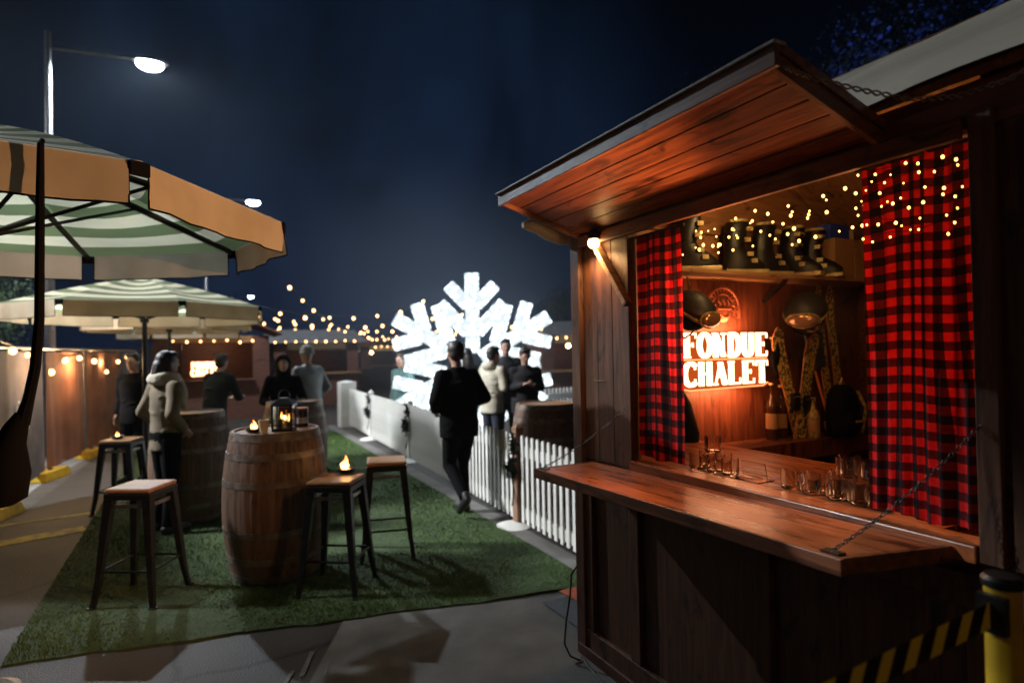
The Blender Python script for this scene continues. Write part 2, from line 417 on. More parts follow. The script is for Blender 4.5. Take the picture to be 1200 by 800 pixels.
def tag(o, label=None, cat=None, group=None, kind=None):
    if label: o['label'] = label
    if cat: o['category'] = cat
    if group: o['group'] = group
    if kind: o['kind'] = kind
    return o
def thing(name, label, cat, loc=(0, 0, 0), rz=0., group=None):
    o = bpy.data.objects.new(name, None); COL.objects.link(o); o.empty_display_size = .1
    o.matrix_basis = Matrix.Translation(loc) @ Matrix.Rotation(rz, 4, 'Z')
    return tag(o, label, cat, group)
def dup(root, loc, rz=0., label=None, group=None, scale=1.):
    r = root.copy(); COL.objects.link(r)
    r.matrix_basis = Matrix.Translation(loc) @ Matrix.Rotation(rz, 4, 'Z') @ Matrix.Scale(scale, 4)
    if label: r['label'] = label
    if group: r['group'] = group
    for ch in root.children:
        c = ch.copy(); COL.objects.link(c); c.parent = r
        for g in ch.children:
            d = g.copy(); COL.objects.link(d); d.parent = c
    return r
def light(name, kind, loc, power, color, radius=.05, parent=None, rot=None, spot=None):
    l = bpy.data.lights.new(name, kind); l.energy = power; l.color = color
    if kind in ('POINT', 'SPOT'): l.shadow_soft_size = radius
    if spot: l.spot_size = R(spot); l.spot_blend = .5
    o = bpy.data.objects.new(name, l); COL.objects.link(o); o.location = loc
    if rot: o.rotation_euler = rot
    return o
def fused(mb, voxel, smooth=4):
    """voxel union of overlapping closed shapes -> one continuous mesh (vertices returned as MB data)"""
    me = mb.mesh('tmp'); o = bpy.data.objects.new('tmp', me); COL.objects.link(o)
    r = o.modifiers.new('r', 'REMESH'); r.mode = 'VOXEL'; r.voxel_size = voxel; r.use_smooth_shade = True
    sm = o.modifiers.new('s', 'SMOOTH'); sm.factor = .5; sm.iterations = smooth
    dg = bpy.context.evaluated_depsgraph_get(); dg.update()
    res = bpy.data.meshes.new_from_object(o.evaluated_get(dg))
    bpy.data.objects.remove(o); bpy.data.meshes.remove(me)
    for p in res.polygons: p.use_smooth = True
    return res
def link_mesh(name, me, m, parent):
    o = bpy.data.objects.new(name, me); me.name = name; COL.objects.link(o)
    me.materials.clear(); me.materials.append(m)
    if parent is not None: o.parent = parent
    return o

# ------------------------------------------------------------------ camera
cam = bpy.data.cameras.new('camera'); co = bpy.data.objects.new('camera', cam); COL.objects.link(co)
cam.sensor_width = 36; cam.lens = 36*700/1200; cam.clip_end = 3000; cam.clip_start = .05
yaw, pitch, roll = R(27.2), 10/700, .018
co.location = (0, 0, 1.65)
co.matrix_basis = Matrix.Translation((0, 0, 1.65)) @ Matrix.Rotation(-yaw, 4, 'Z') @ Matrix.Rotation(math.pi/2+pitch, 4, 'X') @ Matrix.Rotation(-roll, 4, 'Z')
cam.dof.use_dof = True; cam.dof.focus_distance = 2.3; cam.dof.aperture_fstop = 1.6
SC.camera = co

# ------------------------------------------------------------------ world: night sky with thin smoke haze
w = bpy.data.worlds.new('World'); SC.world = w; w.use_nodes = True
nt = w.node_tree; nt.nodes.clear()
wo = N(nt, 'ShaderNodeOutputWorld'); bg = N(nt, 'ShaderNodeBackground'); nt.links.new(bg.outputs[0], wo.inputs[0])
tc = N(nt, 'ShaderNodeTexCoord'); sp = N(nt, 'ShaderNodeSeparateXYZ'); nt.links.new(tc.outputs['Generated'], sp.inputs[0])
cr = N(nt, 'ShaderNodeValToRGB'); e = cr.color_ramp.elements
e[0].position = .0; e[0].color = (.0034, .0062, .0175, 1)
e[1].position = .55; e[1].color = (.0004, .0005, .0009, 1)
x = e.new(.22); x.color = (.0012, .0024, .0068, 1)
nt.links.new(sp.outputs[2], cr.inputs[0])
# smoke lit by the market, drifting up above the far end of the path
vd = N(nt, 'ShaderNodeVectorMath', operation='DOT_PRODUCT'); nt.links.new(tc.outputs['Generated'], vd.inputs[0])
vd.inputs[1].default_value = Vector((.21, .95, .22)).normalized()
mr = N(nt, 'ShaderNodeMapRange'); mr.interpolation_type = 'SMOOTHSTEP'; mr.inputs['From Min'].default_value = .82; mr.inputs['From Max'].default_value = 1.0; mr.inputs['To Max'].default_value = 1.
nt.links.new(vd.outputs['Value'], mr.inputs['Value'])
nz = N(nt, 'ShaderNodeTexNoise'); nz.inputs['Scale'].default_value = 3.2; nz.inputs['Detail'].default_value = 4; nz.inputs['Distortion'].default_value = .5
mpw = N(nt, 'ShaderNodeMapping'); mpw.inputs['Scale'].default_value = (1.4, 1.4, .7); nt.links.new(tc.outputs['Generated'], mpw.inputs[0]); nt.links.new(mpw.outputs[0], nz.inputs['Vector'])
mr2 = N(nt, 'ShaderNodeMapRange'); mr2.inputs['From Min'].default_value = .35; mr2.inputs['From Max'].default_value = .7; mr2.inputs['To Min'].default_value = .15; mr2.inputs['To Max'].default_value = 1.2
nt.links.new(nz.outputs['Fac'], mr2.inputs['Value'])
hz = math_(nt, 'MULTIPLY', mr.outputs[0], mr2.outputs[0])
hc = N(nt, 'ShaderNodeMixRGB', blend_type='MULTIPLY'); hc.inputs[0].default_value = 1; hc.inputs[1].default_value = (.0045, .0115, .029, 1); nt.links.new(hz, hc.inputs[2])
ad = N(nt, 'ShaderNodeMixRGB', blend_type='ADD'); ad.inputs[0].default_value = 1
nt.links.new(cr.outputs[0], ad.inputs[1]); nt.links.new(hc.outputs[0], ad.inputs[2])
nt.links.new(ad.outputs[0], bg.inputs[0]); bg.inputs[1].default_value = 1.

# ------------------------------------------------------------------ ground, path, markings
g = MB(); g.box((-150, -60, -.3), (150, 260, 0)); tag(g.build('ground', M['ground']), kind='structure')
g = MB(); g.box((2.40, 2.9, .002), (2.60, 14, .010)); tag(g.build('concrete_path', M['conc']), kind='structure')
g = MB(); g._add([(.2, 2.2, .004), (2.2, 2.2, .004), (2.45, 3.36, .004), (.75, 3.80, .004), (.42, 3.1, .004)], [tuple(range(5))]); tag(g.build('pavement', M['conc']), kind='structure')
# pale wear streaks on the pavement
rs = random.Random(3); g = MB()
for _ in range(5):
    x0 = rs.uniform(.2, .55); y0 = rs.uniform(2.85, 3.3); a = rs.uniform(.9, 1.5)
    g.bar((x0, y0, .007), (x0+.25*math.cos(a), y0+.25*math.sin(a), .007), rs.uniform(.008, .03), .001)
tag(g.build('pavement_scuffs', mat('chalk_scuff', (.17, .16, .15), .9, (.10, .095, .09), 30)), kind='structure')
g = MB()
paint = mat('worn_yellow_line', (.50, .36, .05), .7, (.16, .12, .04), 9, lo=.4, hi=.55)
for a, b, wd in (((-2.1, 6.75), (-1.05, 7.05), .22), ((-2.5, 7.5), (-1.05, 7.72), .05), ((-2.3, 5.4), (-1.6, 5.1), .05)):
    g.bar((*a, .005), (*b, .005), wd, .002)
tag(g.build('road_marking', paint), kind='structure')
# concrete strip by the hoarding
g = MB(); g._add([(-2.4, 5, .004), (-1.85, 5, .004), (-1.5, 16, .004), (-2.3, 16, .004)], [(0, 1, 2, 3)]); tag(g.build('kerb_strip', M['conc']), kind='structure')

# artificial turf: base plus short blades
rs = random.Random(11); g = MB()
TP = [(-.99, 4.14), (2.42, 3.44), (2.42, 13.1), (-1.12, 13.6)]
def inpoly(x, y):
    if y > 13.3: return False
    fy = 4.14-(x+.99)/3.41*.70+.014*math.sin(x*7)+.009*math.sin(x*19)
    xl = -.99-(y-4.14)/9.4*.13
    return y > fy and xl < x < 2.41
nx, ny = 24, 60
base = MB()
def turf_pt(i, j):
    u = i/nx; v = j/ny
    a = Vector(TP[0]).lerp(Vector(TP[1]), u); b = Vector(TP[3]).lerp(Vector(TP[2]), u)
    p = a.lerp(b, v); wy = (.014*math.sin(p.x*7)+.009*math.sin(p.x*19)) if j == 0 else 0; return (p.x, p.y+wy, .014+.004*math.sin(p.x*5+p.y*2.1)*math.sin(p.y*3.3))
bv = [turf_pt(i, j) for j in range(ny+1) for i in range(nx+1)]
base._add(bv, [(j*(nx+1)+i, j*(nx+1)+i+1, (j+1)*(nx+1)+i+1, (j+1)*(nx+1)+i) for j in range(ny) for i in range(nx)])
edge = [turf_pt(i, 0) for i in range(nx+1)]
base._add([p for p in edge]+[(p[0], p[1]-.004, 0) for p in edge], [(i, nx+1+i, nx+2+i, i+1) for i in range(nx)])
base.cur = 1
cnt = 0
while cnt < 90000:
    y = 3.4+(rs.random()**2.0)*9.5; x = rs.uniform(-1.15, 2.42)
    if not inpoly(x, y): continue
    a = rs.uniform(0, 6.28); n_ = .5+.28*math.sin(x*3.1+1.7*math.sin(y*1.3))+.22*math.sin(y*2.7+x*1.9+2*math.sin(x*2.2)); h = rs.uniform(.009, .022)*(.55+.95*n_); wd = .0022+.0006*(y-3.4); dx, dy = math.cos(a)*wd, math.sin(a)*wd
    lx, ly = rs.gauss(.012*(1-n_), .010), rs.gauss(-.006*(1-n_), .010)
    base._add([(x-dx, y-dy, .012), (x+dx, y+dy, .012), (x+lx, y+ly, .014+h)], [(0, 1, 2)]); cnt += 1
blade = mat('turf_blade', (.092, .170, .030), .75, (.055, .108, .020), 2.2, spec=.3)
tag(base.build('artificial_turf', [M['turf'], blade]), 'green artificial turf carpet between the hoarding and picket fence', 'turf', kind='stuff')

# ------------------------------------------------------------------ the chalet
CH = thing('wooden_chalet', 'dark brown wooden market chalet with raised hatch, plaid curtains and serving counter', 'chalet', (3.0, 1.45, 0))
def ch(mb, name, m, **k): return mb.build(name, m, CH, world=True, **k)
XF = 1.82
g = MB(); g.box((XF+.015, .15, .0), (XF+.05, 2.70, 1.06))           # recessed lower wall boards
ch(g, 'lower_wall', M['woodZ'])
g = MB()
for y in (2.655, 2.29, 1.55, .85): g.box((XF-.012, y-.035 if y < 2.6 else y-.02, .14), (XF+.015, y+.035, 1.02))
g.box((XF-.014, .15, .0), (XF+.014, 2.70, .15)); g.box((XF-.013, .15, .94), (XF+.014, 2.70, 1.03))
g.box((XF-.03, .15, .0), (XF-.0145, 2.76, .06))
ch(g, 'panel_frame', M['woodZ'], bevel=.003)
g = MB(); g.box((XF-.025, 2.695, .0), (XF+.07, 2.775, 2.40)); ch(g, 'corner_post', M['woodZ'], bevel=.004)
g = MB()                                                            # boards left of opening
for i in range(3): g.box((XF, 2.31+.128*i, 1.065), (XF+.03, 2.31+.128*i+.125, 2.36))
g.box((XF-.012, 2.29, 1.065), (XF+.05, 2.31, 2.25))
g.box((XF-.006, 2.5, 1.48), (XF-.001, 2.60, 1.485))
ch(g, 'front_board', M['woodZ'], bevel=.003)
g = MB()                                                            # boards right of opening
for i in range(5): g.box((XF, .15+.135*i, 1.065), (XF+.03, .15+.135*i+.132, 2.42))
g.box((XF-.02, .79, 1.07), (XF+.05, .845, 2.26))
ch(g, 'front_board', M['woodZ'], bevel=.003)
g = MB(); g.box((XF-.005, .15, 2.215), (XF+.06, 2.695, 2.34)); g.box((XF-.03, .86, 2.19), (XF-.006, 2.69, 2.25)); ch(g, 'header_beam', M['woodY'], bevel=.004)
# side, back, near walls
g = MB()
for z in [i*.16 for i in range(15)]: g.box((XF+.08, 2.715, z), (4.2, 2.75+.006, min(z+.157, 2.36)))
g._add([(XF+.08, 2.73, 2.36), (4.2, 2.73, 2.36), (3.0, 2.73, 3.02)], [(0, 1, 2)])
ch(g, 'far_side_wall', M['woodX'])
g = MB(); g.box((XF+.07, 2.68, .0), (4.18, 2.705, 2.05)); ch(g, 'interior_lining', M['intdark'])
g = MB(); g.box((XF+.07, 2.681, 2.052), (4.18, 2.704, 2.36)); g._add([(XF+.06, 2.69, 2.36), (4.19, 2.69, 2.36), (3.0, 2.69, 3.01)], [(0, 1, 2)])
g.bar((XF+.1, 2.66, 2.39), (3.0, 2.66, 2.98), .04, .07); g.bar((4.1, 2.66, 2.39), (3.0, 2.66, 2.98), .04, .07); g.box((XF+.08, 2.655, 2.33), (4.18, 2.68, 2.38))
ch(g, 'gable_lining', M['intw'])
g = MB(); g.box((4.2, .15, 0), (4.24, 2.75, 2.4)); g.box((XF+.08, .15, 0), (4.2, .19, 2.4)); g._add([(XF, .17, 2.4), (4.2, .17, 2.4), (3.0, .17, 3.0)], [(0, 1, 2)]); ch(g, 'rear_wall', M['woodX'])
g = MB(); g.box((XF+.06, .2, .02), (4.19, 2.68, .06)); ch(g, 'floor_board', M['woodX'])
g = MB()                                                            # roof deck
def slope(g, x0, z0, x1, z1, y0, y1, t):
    g.hexa([(x0,y0,z0),(x1,y0,z1),(x1,y1,z1),(x0,y1,z0),(x0,y0,z0+t),(x1,y0,z1+t),(x1,y1,z1+t),(x0,y1,z0+t)])
slope(g, 1.78, 2.335, 3.0, 3.02, -.05, 2.9, .03); slope(g, 4.3, 2.335, 3.0, 3.02, -.05, 2.9, .03)
ch(g, 'roof', M['intw'])
# counter (fold-down board)
def cslab(g, x0, x1, y0, y1, z0, z1):   # the flap hangs a little lower at its far end
    f = lambda y: .022-(y-.98)/1.6*.036
    k_ = .085*(x1-x0)/.34 if y0 < 1.2 else 0; e_ = k_ if y1 < 1.2 else 0
    g.hexa([(x0,y0,z0+f(y0)),(x1,y0-k_,z0+f(y0)),(x1,y1-e_,z0+f(y1)),(x0,y1,z0+f(y1)),(x0,y0,z1+f(y0)),(x1,y0-k_,z1+f(y0)),(x1,y1-e_,z1+f(y1)),(x0,y1,z1+f(y1))])
g = MB(); cslab(g, 1.45, 1.79, 1.0, 2.57, 1.045, 1.078); ch(g, 'counter_board', M['counter'], bevel=.004)
g = MB(); cslab(g, 1.435, 1.449, .982, 2.588, 1.034, 1.080); cslab(g, 1.45, 1.79, 2.571, 2.585, 1.035, 1.079); cslab(g, 1.45, 1.79, .985, .999, 1.035, 1.079); ch(g, 'counter_trim', M['woodY'], bevel=.003)
g = MB(); g.box((1.793, .85, 1.065), (1.90, 2.29, 1.112)); ch(g, 'sill', M['counter'], bevel=.004)
g = MB()
for i in range(7): g.box((1.915+.095*i, 1.0, 1.075), (1.915+.095*i+.088, 2.66, 1.10))
ch(g, 'inner_counter', M['counter'], bevel=.002)
# awning hatch: five planks and battens, tilted up
A0 = Vector((1.80, 0, 2.262)); A1 = Vector((1.350, 0, 2.400))
dA = (A1-A0); nA = Vector((-dA.z, 0, dA.x)).normalized(); nA = nA if nA.z > 0 else -nA
AW = MB().build('awning', M['awn'], CH) if False else None
g = MB()
for i in range(5):
    a = A0+dA*(i/5+.004); b = A0+dA*((i+1)/5-.004); t = nA*.022
    y0, y1 = 1.09, 2.68
    g.hexa([(a.x,y0,a.z),(b.x,y0,b.z),(b.x,y1,b.z),(a.x,y1,a.z),(a.x+t.x,y0,a.z+t.z),(b.x+t.x,y0,b.z+t.z),(b.x+t.x,y1,b.z+t.z),(a.x+t.x,y1,a.z+t.z)])
awn = ch(g, 'awning', M['awn'], bevel=.003)
def chsub(g, name, m, par, **k):
    o = g.build(name, m, None, **k); L = CH.matrix_basis.inverted()
    o.data.transform(L); o.parent = par; return o
g = MB(); t0 = nA*.0235; t1 = nA*.05
a, b = A0+t0, A1+dA*.03+t0; c = nA*.028
g.hexa([(a.x,1.06,a.z),(b.x,1.06,b.z),(b.x,2.71,b.z),(a.x,2.71,a.z),(a.x+c.x,1.06,a.z+c.z),(b.x+c.x,1.06,b.z+c.z),(b.x+c.x,2.71,b.z+c.z),(a.x+c.x,2.71,a.z+c.z)])
chsub(g, 'awning_cover', M['woodY'], awn)
g = MB()
p = A1+dA*.004
g.box((p.x-.02, 1.055, p.z-.022), (p.x-.002, 2.715, p.z+.034)); chsub(g, 'fascia', M['woodY'], awn, bevel=.003)
g = MB(); g.box((p.x-.03, 1.05, p.z+.0345), (p.x+.02, 2.72, p.z+.0455)); chsub(g, 'drip_edge', M['edge'], awn, bevel=.003)
for yy in (1.068, 2.682):
    g = MB(); a = A0-nA*.022; b = A1-nA*.022
    g.hexa([(a.x,yy,a.z),(b.x,yy,b.z),(b.x,yy+.02,b.z),(a.x,yy+.02,a.z),(a.x+nA.x*.045,yy,a.z+nA.z*.045),(b.x+nA.x*.045,yy,b.z+nA.z*.045),(b.x+nA.x*.045,yy+.02,b.z+nA.z*.045),(a.x+nA.x*.045,yy+.02,a.z+nA.z*.045)])
    chsub(g, 'side_batten', M['woodX'], awn, bevel=.003)
g = MB(); g.bar((1.795, 2.275, 1.855), (1.795, 2.555, 2.215), .028, .042, (1, 0, 0)); ch(g, 'brace', M['brace'], bevel=.003)
g = MB(); g.chainlinks((1.47, 2.54, 1.075), (1.815, 2.33, 1.36), .02); ch(g, 'support_chain', M['chain'], smooth=True)
g = MB(); g.chainlinks((1.47, 1.03, 1.105), (1.80, .835, 1.43), .02); ch(g, 'support_chain', M['chain'], smooth=True)
g = MB()
for y, z in ((1.03, 1.1), (2.54, 1.066)):
    g = MB(); g.box((1.455, y-.025, z-.001), (1.49, y+.025, z+.004)); ch(g, 'chain_bracket', M['blackm'])
# lamp on the corner post
LB = MB(); LB.lathe([(.0, 0), (.03, .0), (.034, .02), (.02, .045), (.012, .05)], (1.765, 2.505, 2.205), 14); ch(LB, 'wall_lamp', M['blackm'], smooth=True)
g = MB(); g.ball((1.765, 2.505, 2.186), (.030, .030, .028)); ch(g, 'lamp_bulb', M['warmlamp'], smooth=True)

# tarpaulin over the roof
TA = thing('roof_tarpaulin', 'pale tarpaulin drawn over the chalet roof with a gathered rolled end', 'tarpaulin', (3.0, 1.45, 2.4))
g = MB(); rs = random.Random(5); nu, nv = 14, 30; vs = []
for j in range(nv+1):
    for i in range(nu+1):
        u = i/nu; y = -.06+2.98*j/nv; x = 1.745+1.28*u; z = 2.395+.67*u + .035*math.sin(u*math.pi) + .006*math.sin(y*9+u*6) + .010*math.sin(y*3.1)*(1-u)
        if u > .93: z -= .05*(u-.93)/.07
        if i == 0: z -= .045; x -= .005
        vs.append((x, y, z))
g._add(vs, [(j*(nu+1)+i, j*(nu+1)+i+1, (j+1)*(nu+1)+i+1, (j+1)*(nu+1)+i) for j in range(nv) for i in range(nu)])
g._add([(3.0, -.06, 3.07), (4.35, -.06, 2.40), (4.35, 2.92, 2.40), (3.0, 2.92, 3.07)], [(0, 1, 2, 3)])
g.build('tarpaulin_sheet', M['tarp'], TA, smooth=True, world=True, autosmooth=False)
g = MB(); g.tube([(1.60, 2.955, 2.352), (1.64, 2.95, 2.356), (1.70, 2.95, 2.345), (1.76, 2.95, 2.318), (1.84, 2.95, 2.29), (1.92, 2.94, 2.29), (2.2, 2.93, 2.45)], [.016, .034, .038, .040, .036, .032, .03], 12); g.build('rolled_end', M['tarp'], TA, smooth=True, world=True)
# twisted rope / tinsel strung along eave
g = MB()
def sagp(t):
    P = [Vector((1.36, 1.06, 2.385)), Vector((1.39, 1.0, 2.335)), Vector((1.44, .90, 2.272)), Vector((1.52, .83, 2.236)), Vector((1.60, .77, 2.235)), Vector((1.68, .70, 2.262)), Vector((1.77, .62, 2.33))]
    k = min(int(t*6), 5); f = t*6-k; return P[k].lerp(P[k+1], f)
for ph in (0, math.pi):
    pts = []
    for i in range(150):
        t = i/149; q = sagp(t); a = t*95+ph; pts.append(q+Vector((.004*math.cos(a), .004*math.cos(a), .005*math.sin(a))))
    g.tube(pts, .0024, 5)
tag(g.build('twisted_rope', mat('rope', (.30, .25, .21), .8, (.16, .13, .11), 80), smooth=True), 'twisted rope sagging from the hatch corner to the chalet roof', 'rope')

# curtains
def curtain(name, y0, y1, z0, z1, x, seed, label, folds=4, amp=.018, flare=0., gather=1.15, ck=1., mm='plaid'):
    t = thing(name, label, 'curtain', (x, (y0+y1)/2, z0), 0, 'plaid curtains in the hatch')
    g = MB(); nu, nv = 48, 40; vs = []; uv = []; rs = random.Random(seed); ph = rs.uniform(0, 6)
    wid = abs(y1-y0)*gather
    for j in range(nv+1):
        for i in range(nu+1):
            u = i/nu; v = j/nv
            y = y0+(y1-y0)*u; z = z0+(z1-z0)*v
            a = amp*(1.1-.5*v)
            uw = u+.05*math.sin(u*5+ph)+.02*math.sin(v*3+u*4+ph); xx = x+a*(.7+.5*math.sin(u*3+ph*3))*math.sin(uw*folds*6.283+ph+.6*math.sin(v*3))+a*.4*math.sin(u*folds*13+ph*2+v*2)
            y += (flare*(1-v))*(u-.5)
            z += .006*math.sin(u*9+ph) if j == 0 else 0
            vs.append((xx, y, z)); uv.append(((u*wid+.010*math.sin(v*4+u*6+ph)+.012*math.sin(u*11+ph))*ck, (v*abs(z1-z0)+.004*math.sin(u*8))*ck))
    fs = [(j*(nu+1)+i, j*(nu+1)+i+1, (j+1)*(nu+1)+i+1, (j+1)*(nu+1)+i) for j in range(nv) for i in range(nu)]
    g._add(vs, fs, [[uv[k] for k in f] for f in fs])
    g.build('cloth', M[mm], t, smooth=True, world=True, autosmooth=False)
    g = MB(); g.tube([(x, min(y0, y1)-.02, z1+.0), (x, max(y0, y1)+.02, z1+.0)], .006); g.build('curtain_rod', M['blackm'], t, smooth=True, world=True)
curtain('plaid_curtain', .86, 1.165, 1.135, 2.20, 1.855, 1, 'wide red and black plaid curtain on the right, strung with fairy lights', 4, .017)
curtain('plaid_curtain', 1.985, 2.285, 1.13, 2.185, 1.865, 2, 'narrow red and black plaid curtain beside the neon sign, nearest the corner post', 3, .009, gather=1.0, ck=.79, mm='plaid2')

# fairy lights
def fairy(name, label, pts, m, wire=True, br=.0052):
    t = thing(name, label, 'fairy lights', pts[0], 0, 'strings of fairy lights in the hatch')
    n_ = len(pts); sm = [sum((Vector(pts[min(n_-1, max(0, i+o))]) for o in (-2, -1, 0, 1, 2)), Vector())/5+Vector((.012, 0, .012)) for i in range(n_)]
    g = MB(); g.tube(sm, .0010, 4); g.build('wire', M['black'], t, world=True)
    proto = None
    for p in pts:
        mb = MB(); mb.ball((0, 0, 0), (br, br, br*1.2), 8, 6)
        if proto is None:
            proto = mb.build('bulb', m, t, smooth=True); o = proto
        else:
            o = proto.copy(); COL.objects.link(o); o.parent = t
        o.location = Vector(p)-Vector(pts[0]); k_ = random.uniform(.62, 1.25); o.scale = (k_, k_, k_)
rs = random.Random(21)
pts = []
for k in range(68):
    y = 2.25-1.05*k/67+rs.uniform(-.02, .02)
    pts.append((1.93+rs.uniform(-.015, .12), y, 2.165-(.0, .045, .085)[k % 3]+rs.uniform(-.04, .03)))
fairy('fairy_lights', 'string of warm fairy lights sagging in front of the ski boots', pts, M['fairy'])
pts = []
for k in range(42):
    row = k//7; y = 1.15-.27*((k % 7)/6 if row % 2 == 0 else 1-(k % 7)/6)+rs.uniform(-.018, .018)
    pts.append((1.822+rs.uniform(-.004, .004), y, 2.17-.040*row+rs.uniform(-.018, .018)-.03*(1.15-y)))
fairy('fairy_lights', 'net of tiny warm fairy lights hanging on the right plaid curtain', pts, M['fairy'], br=.0036)

# ------------------------------------------------------------------ inside the chalet
SH = thing('boot_shelf', 'thin wooden shelf carrying ski boots high on the end wall', 'shelf', (3.0, 2.56, 2.05))
g = MB(); g.box((2.0, 2.44, 2.058), (4.17, 2.678, 2.078)); g.build('shelf_board', M['brace'], SH, world=True, bevel=.002)
for x in (2.3, 3.2, 4.0):
    g = MB(); g.bar((x, 2.675, 1.93), (x, 2.50, 2.055), .02, .02); g.build('bracket', M['blackm'], SH, world=True)

def ski_boot(label, loc, rz, mirror=1):
    t = thing('ski_boot', label, 'ski boot', loc, rz, 'ski boots on the shelf')
    g = MB()
    g.box((-.045, -.10, 0), (.045, .17, .028)); g.build('sole', M['buckle'], t, bevel=.006)
    g = MB(); g.loft([((0, .03, .029), .048, .135), ((0, .03, .06), .050, .132), ((0, .01, .10), .047, .105), ((0, -.02, .135), .046, .075), ((0, -.03, .17), .048, .062)], 18)
    g.build('shell', M['boot'], t, smooth=True)
    g = MB(); g.loft([((0, -.03, .155), .052, .066), ((0, -.025, .22), .054, .068), ((0, -.01, .29), .057, .074), ((0, -.005, .31), .052, .070)], 18)
    g.build('cuff', M['boot'], t, smooth=True)
    g = MB(); g.loft([((0, -.005, .3105), .047, .064), ((0, -.003, .328), .044, .060)], 16); g.build('liner', M['buckle'], t, smooth=True)
    for z, y in ((.075, .07), (.115, .045), (.20, .03), (.265, .045)):
        g = MB()
        pts = [((.058 if z > .15 else .053)*math.sin(a), y-.02+.03*math.cos(a), z+.01*math.cos(a)) for a in [i*.4-1.6 for i in range(9)]]
        g.tube(pts, .0075, 6); g.box((.046, y-.02, z-.012), (.062, y+.015, z+.012)); g.build('buckle', M['buckle'], t, smooth=True)
    return t
bl = ['black ski boot at the left end of the shelf beside the narrow curtain', 'black ski boot second from the left on the shelf above the neon sign', 'black ski boot in the middle of the shelf, toe turned right', 'black ski boot second from the right above the helmet', 'black ski boot at the right of the row beside the cardboard box']
for i, (x, rz) in enumerate(((2.47, -115), (2.86, -110), (3.10, -100), (3.36, -165), (3.56, -160))):
    ski_boot(bl[i], (x, 2.56, 2.079), R(rz))
BX = thing('cardboard_box', 'plain cardboard box at the right end of the boot shelf', 'box', (3.9, 2.57, 2.079))
g = MB(); g.box((3.66, 2.49, 2.0795), (4.14, 2.66, 2.345)); g.build('carton', M['card'], BX, world=True, bevel=.003)
g = MB(); g.box((3.86, 2.487, 2.0795), (3.90, 2.489, 2.345)); g.build('tape', M['brace'], BX, world=True)
g = MB(); g.box((3.66, 2.52, 2.347), (3.86, 2.64, 2.445)); o = g.build('blue_box', M['blue'], None, bevel=.004); tag(o, 'small blue box lying on top of the cardboard box', 'box')
g = MB(); g.box((3.865, 2.53, 2.347), (3.92, 2.63, 2.42)); o = g.build('pale_box', M['cup'], None, bevel=.004); tag(o, 'little pale box beside the blue box on the carton', 'box')

# neon sign
NS = thing('neon_sign', 'glowing orange neon sign reading FONDUE CHALET with an arched emblem above', 'neon sign', (2.79, 2.60, 1.40))
g = MB(); g.box((2.415, 2.632, 1.392), (3.15, 2.645, 1.738)); g.build('backing_board', M['haloglow'], NS, world=True, bevel=.004)
def arc(cx, cy, rx, ry, a0, a1, n=14): return [(cx+rx*math.cos(R(a0+(a1-a0)*i/n)), cy+ry*math.sin(R(a0+(a1-a0)*i/n))) for i in range(n+1)]
def serif(x, y, w=.28): return [(x-w/2, y), (x+w/2, y)]
GL = {
 'F': ([[(.3, 0), (.3, 1)]], [[(.05, 1), (.95, 1), (.95, .8)], [(.3, .52), (.72, .52)], [(.72, .62), (.72, .42)], serif(.3, 0, .5)]),
 'O': ([arc(.5, .5, .40, .5, 0, 360, 24)], []),
 'N': ([[(.2, 0), (.2, 1)], [(.2, 1), (.8, 0)]], [[(.8, 0), (.8, 1)], serif(.2, 0, .36), serif(.8, 1, .36), serif(.12, 1, .3)]),
 'D': ([[(.25, 0), (.25, 1)], [(.25, 1), (.5, 1)]+arc(.45, .5, .45, .5, 90, -90, 14)+[(.25, 0)]], [serif(.2, 1, .35), serif(.2, 0, .35)]),
 'U': ([[(.2, 1), (.2, .3)]+arc(.5, .3, .3, .3, 180, 360, 10)+[(.8, 1)]], [serif(.2, 1, .4), serif(.8, 1, .34)]),
 'E': ([[(.25, 0), (.25, 1)]], [[(.05, 1), (.95, 1), (.95, .8)], [(.25, .52), (.68, .52)], [(.68, .62), (.68, .42)], [(.05, 0), (.95, 0), (.95, .2)]]),
 'C': ([arc(.55, .5, .45, .5, 50, 310, 18)], [[(.85, .95), (.85, .7)], [(.85, .05), (.85, .28)]]),
 'H': ([[(.2, 0), (.2, 1)], [(.8, 0), (.8, 1)]], [[(.2, .5), (.8, .5)], serif(.2, 0, .36), serif(.8, 0, .36), serif(.2, 1, .36), serif(.8, 1, .36)]),
 'A': ([[(.5, 1), (.85, 0)]], [[(.15, 0), (.5, 1)], [(.28, .35), (.72, .35)], serif(.15, 0, .3), serif(.85, 0, .3)]),
 'L': ([[(.25, 0), (.25, 1)]], [serif(.25, 1, .45), [(.05, 0), (.95, 0), (.95, .25)]]),
 'T': ([[(.5, 0), (.5, 1)]], [[(.05, .78), (.05, 1), (.95, 1), (.95, .78)], serif(.5, 0, .42)]),
}
def neon_word(word, x0, x1, z0, z1, Y, NSr, grow=None, thick=.0095, thin=.0062):
    n = len(word); pw = (x1-x0)/n
    for i, c in enumerate(word):
        g = MB(); w = pw*.90
        def P(p, dx=0): return (x0+pw*i+pw*.05+p[0]*w+dx, Y, z0+p[1]*(z1-z0))
        for st in GL[c][0]:
            for dx in (-.0105, .0105): g.tube([P(p, dx) for p in st], thick, 8)
        for st in GL[c][1]: g.tube([P(p) for p in st], thin, 8)
        g.build('letter_'+c.lower(), M['neon'], NSr, smooth=True, world=True)
neon_word('FONDUE', 2.43, 3.14, 1.59, 1.725, 2.60, NS)
neon_word('CHALET', 2.43, 3.14, 1.425, 1.555, 2.60, NS)
g = MB(); g.tube([(2.45, 2.612, 1.573), (3.14, 2.612, 1.573)], .0045, 8)
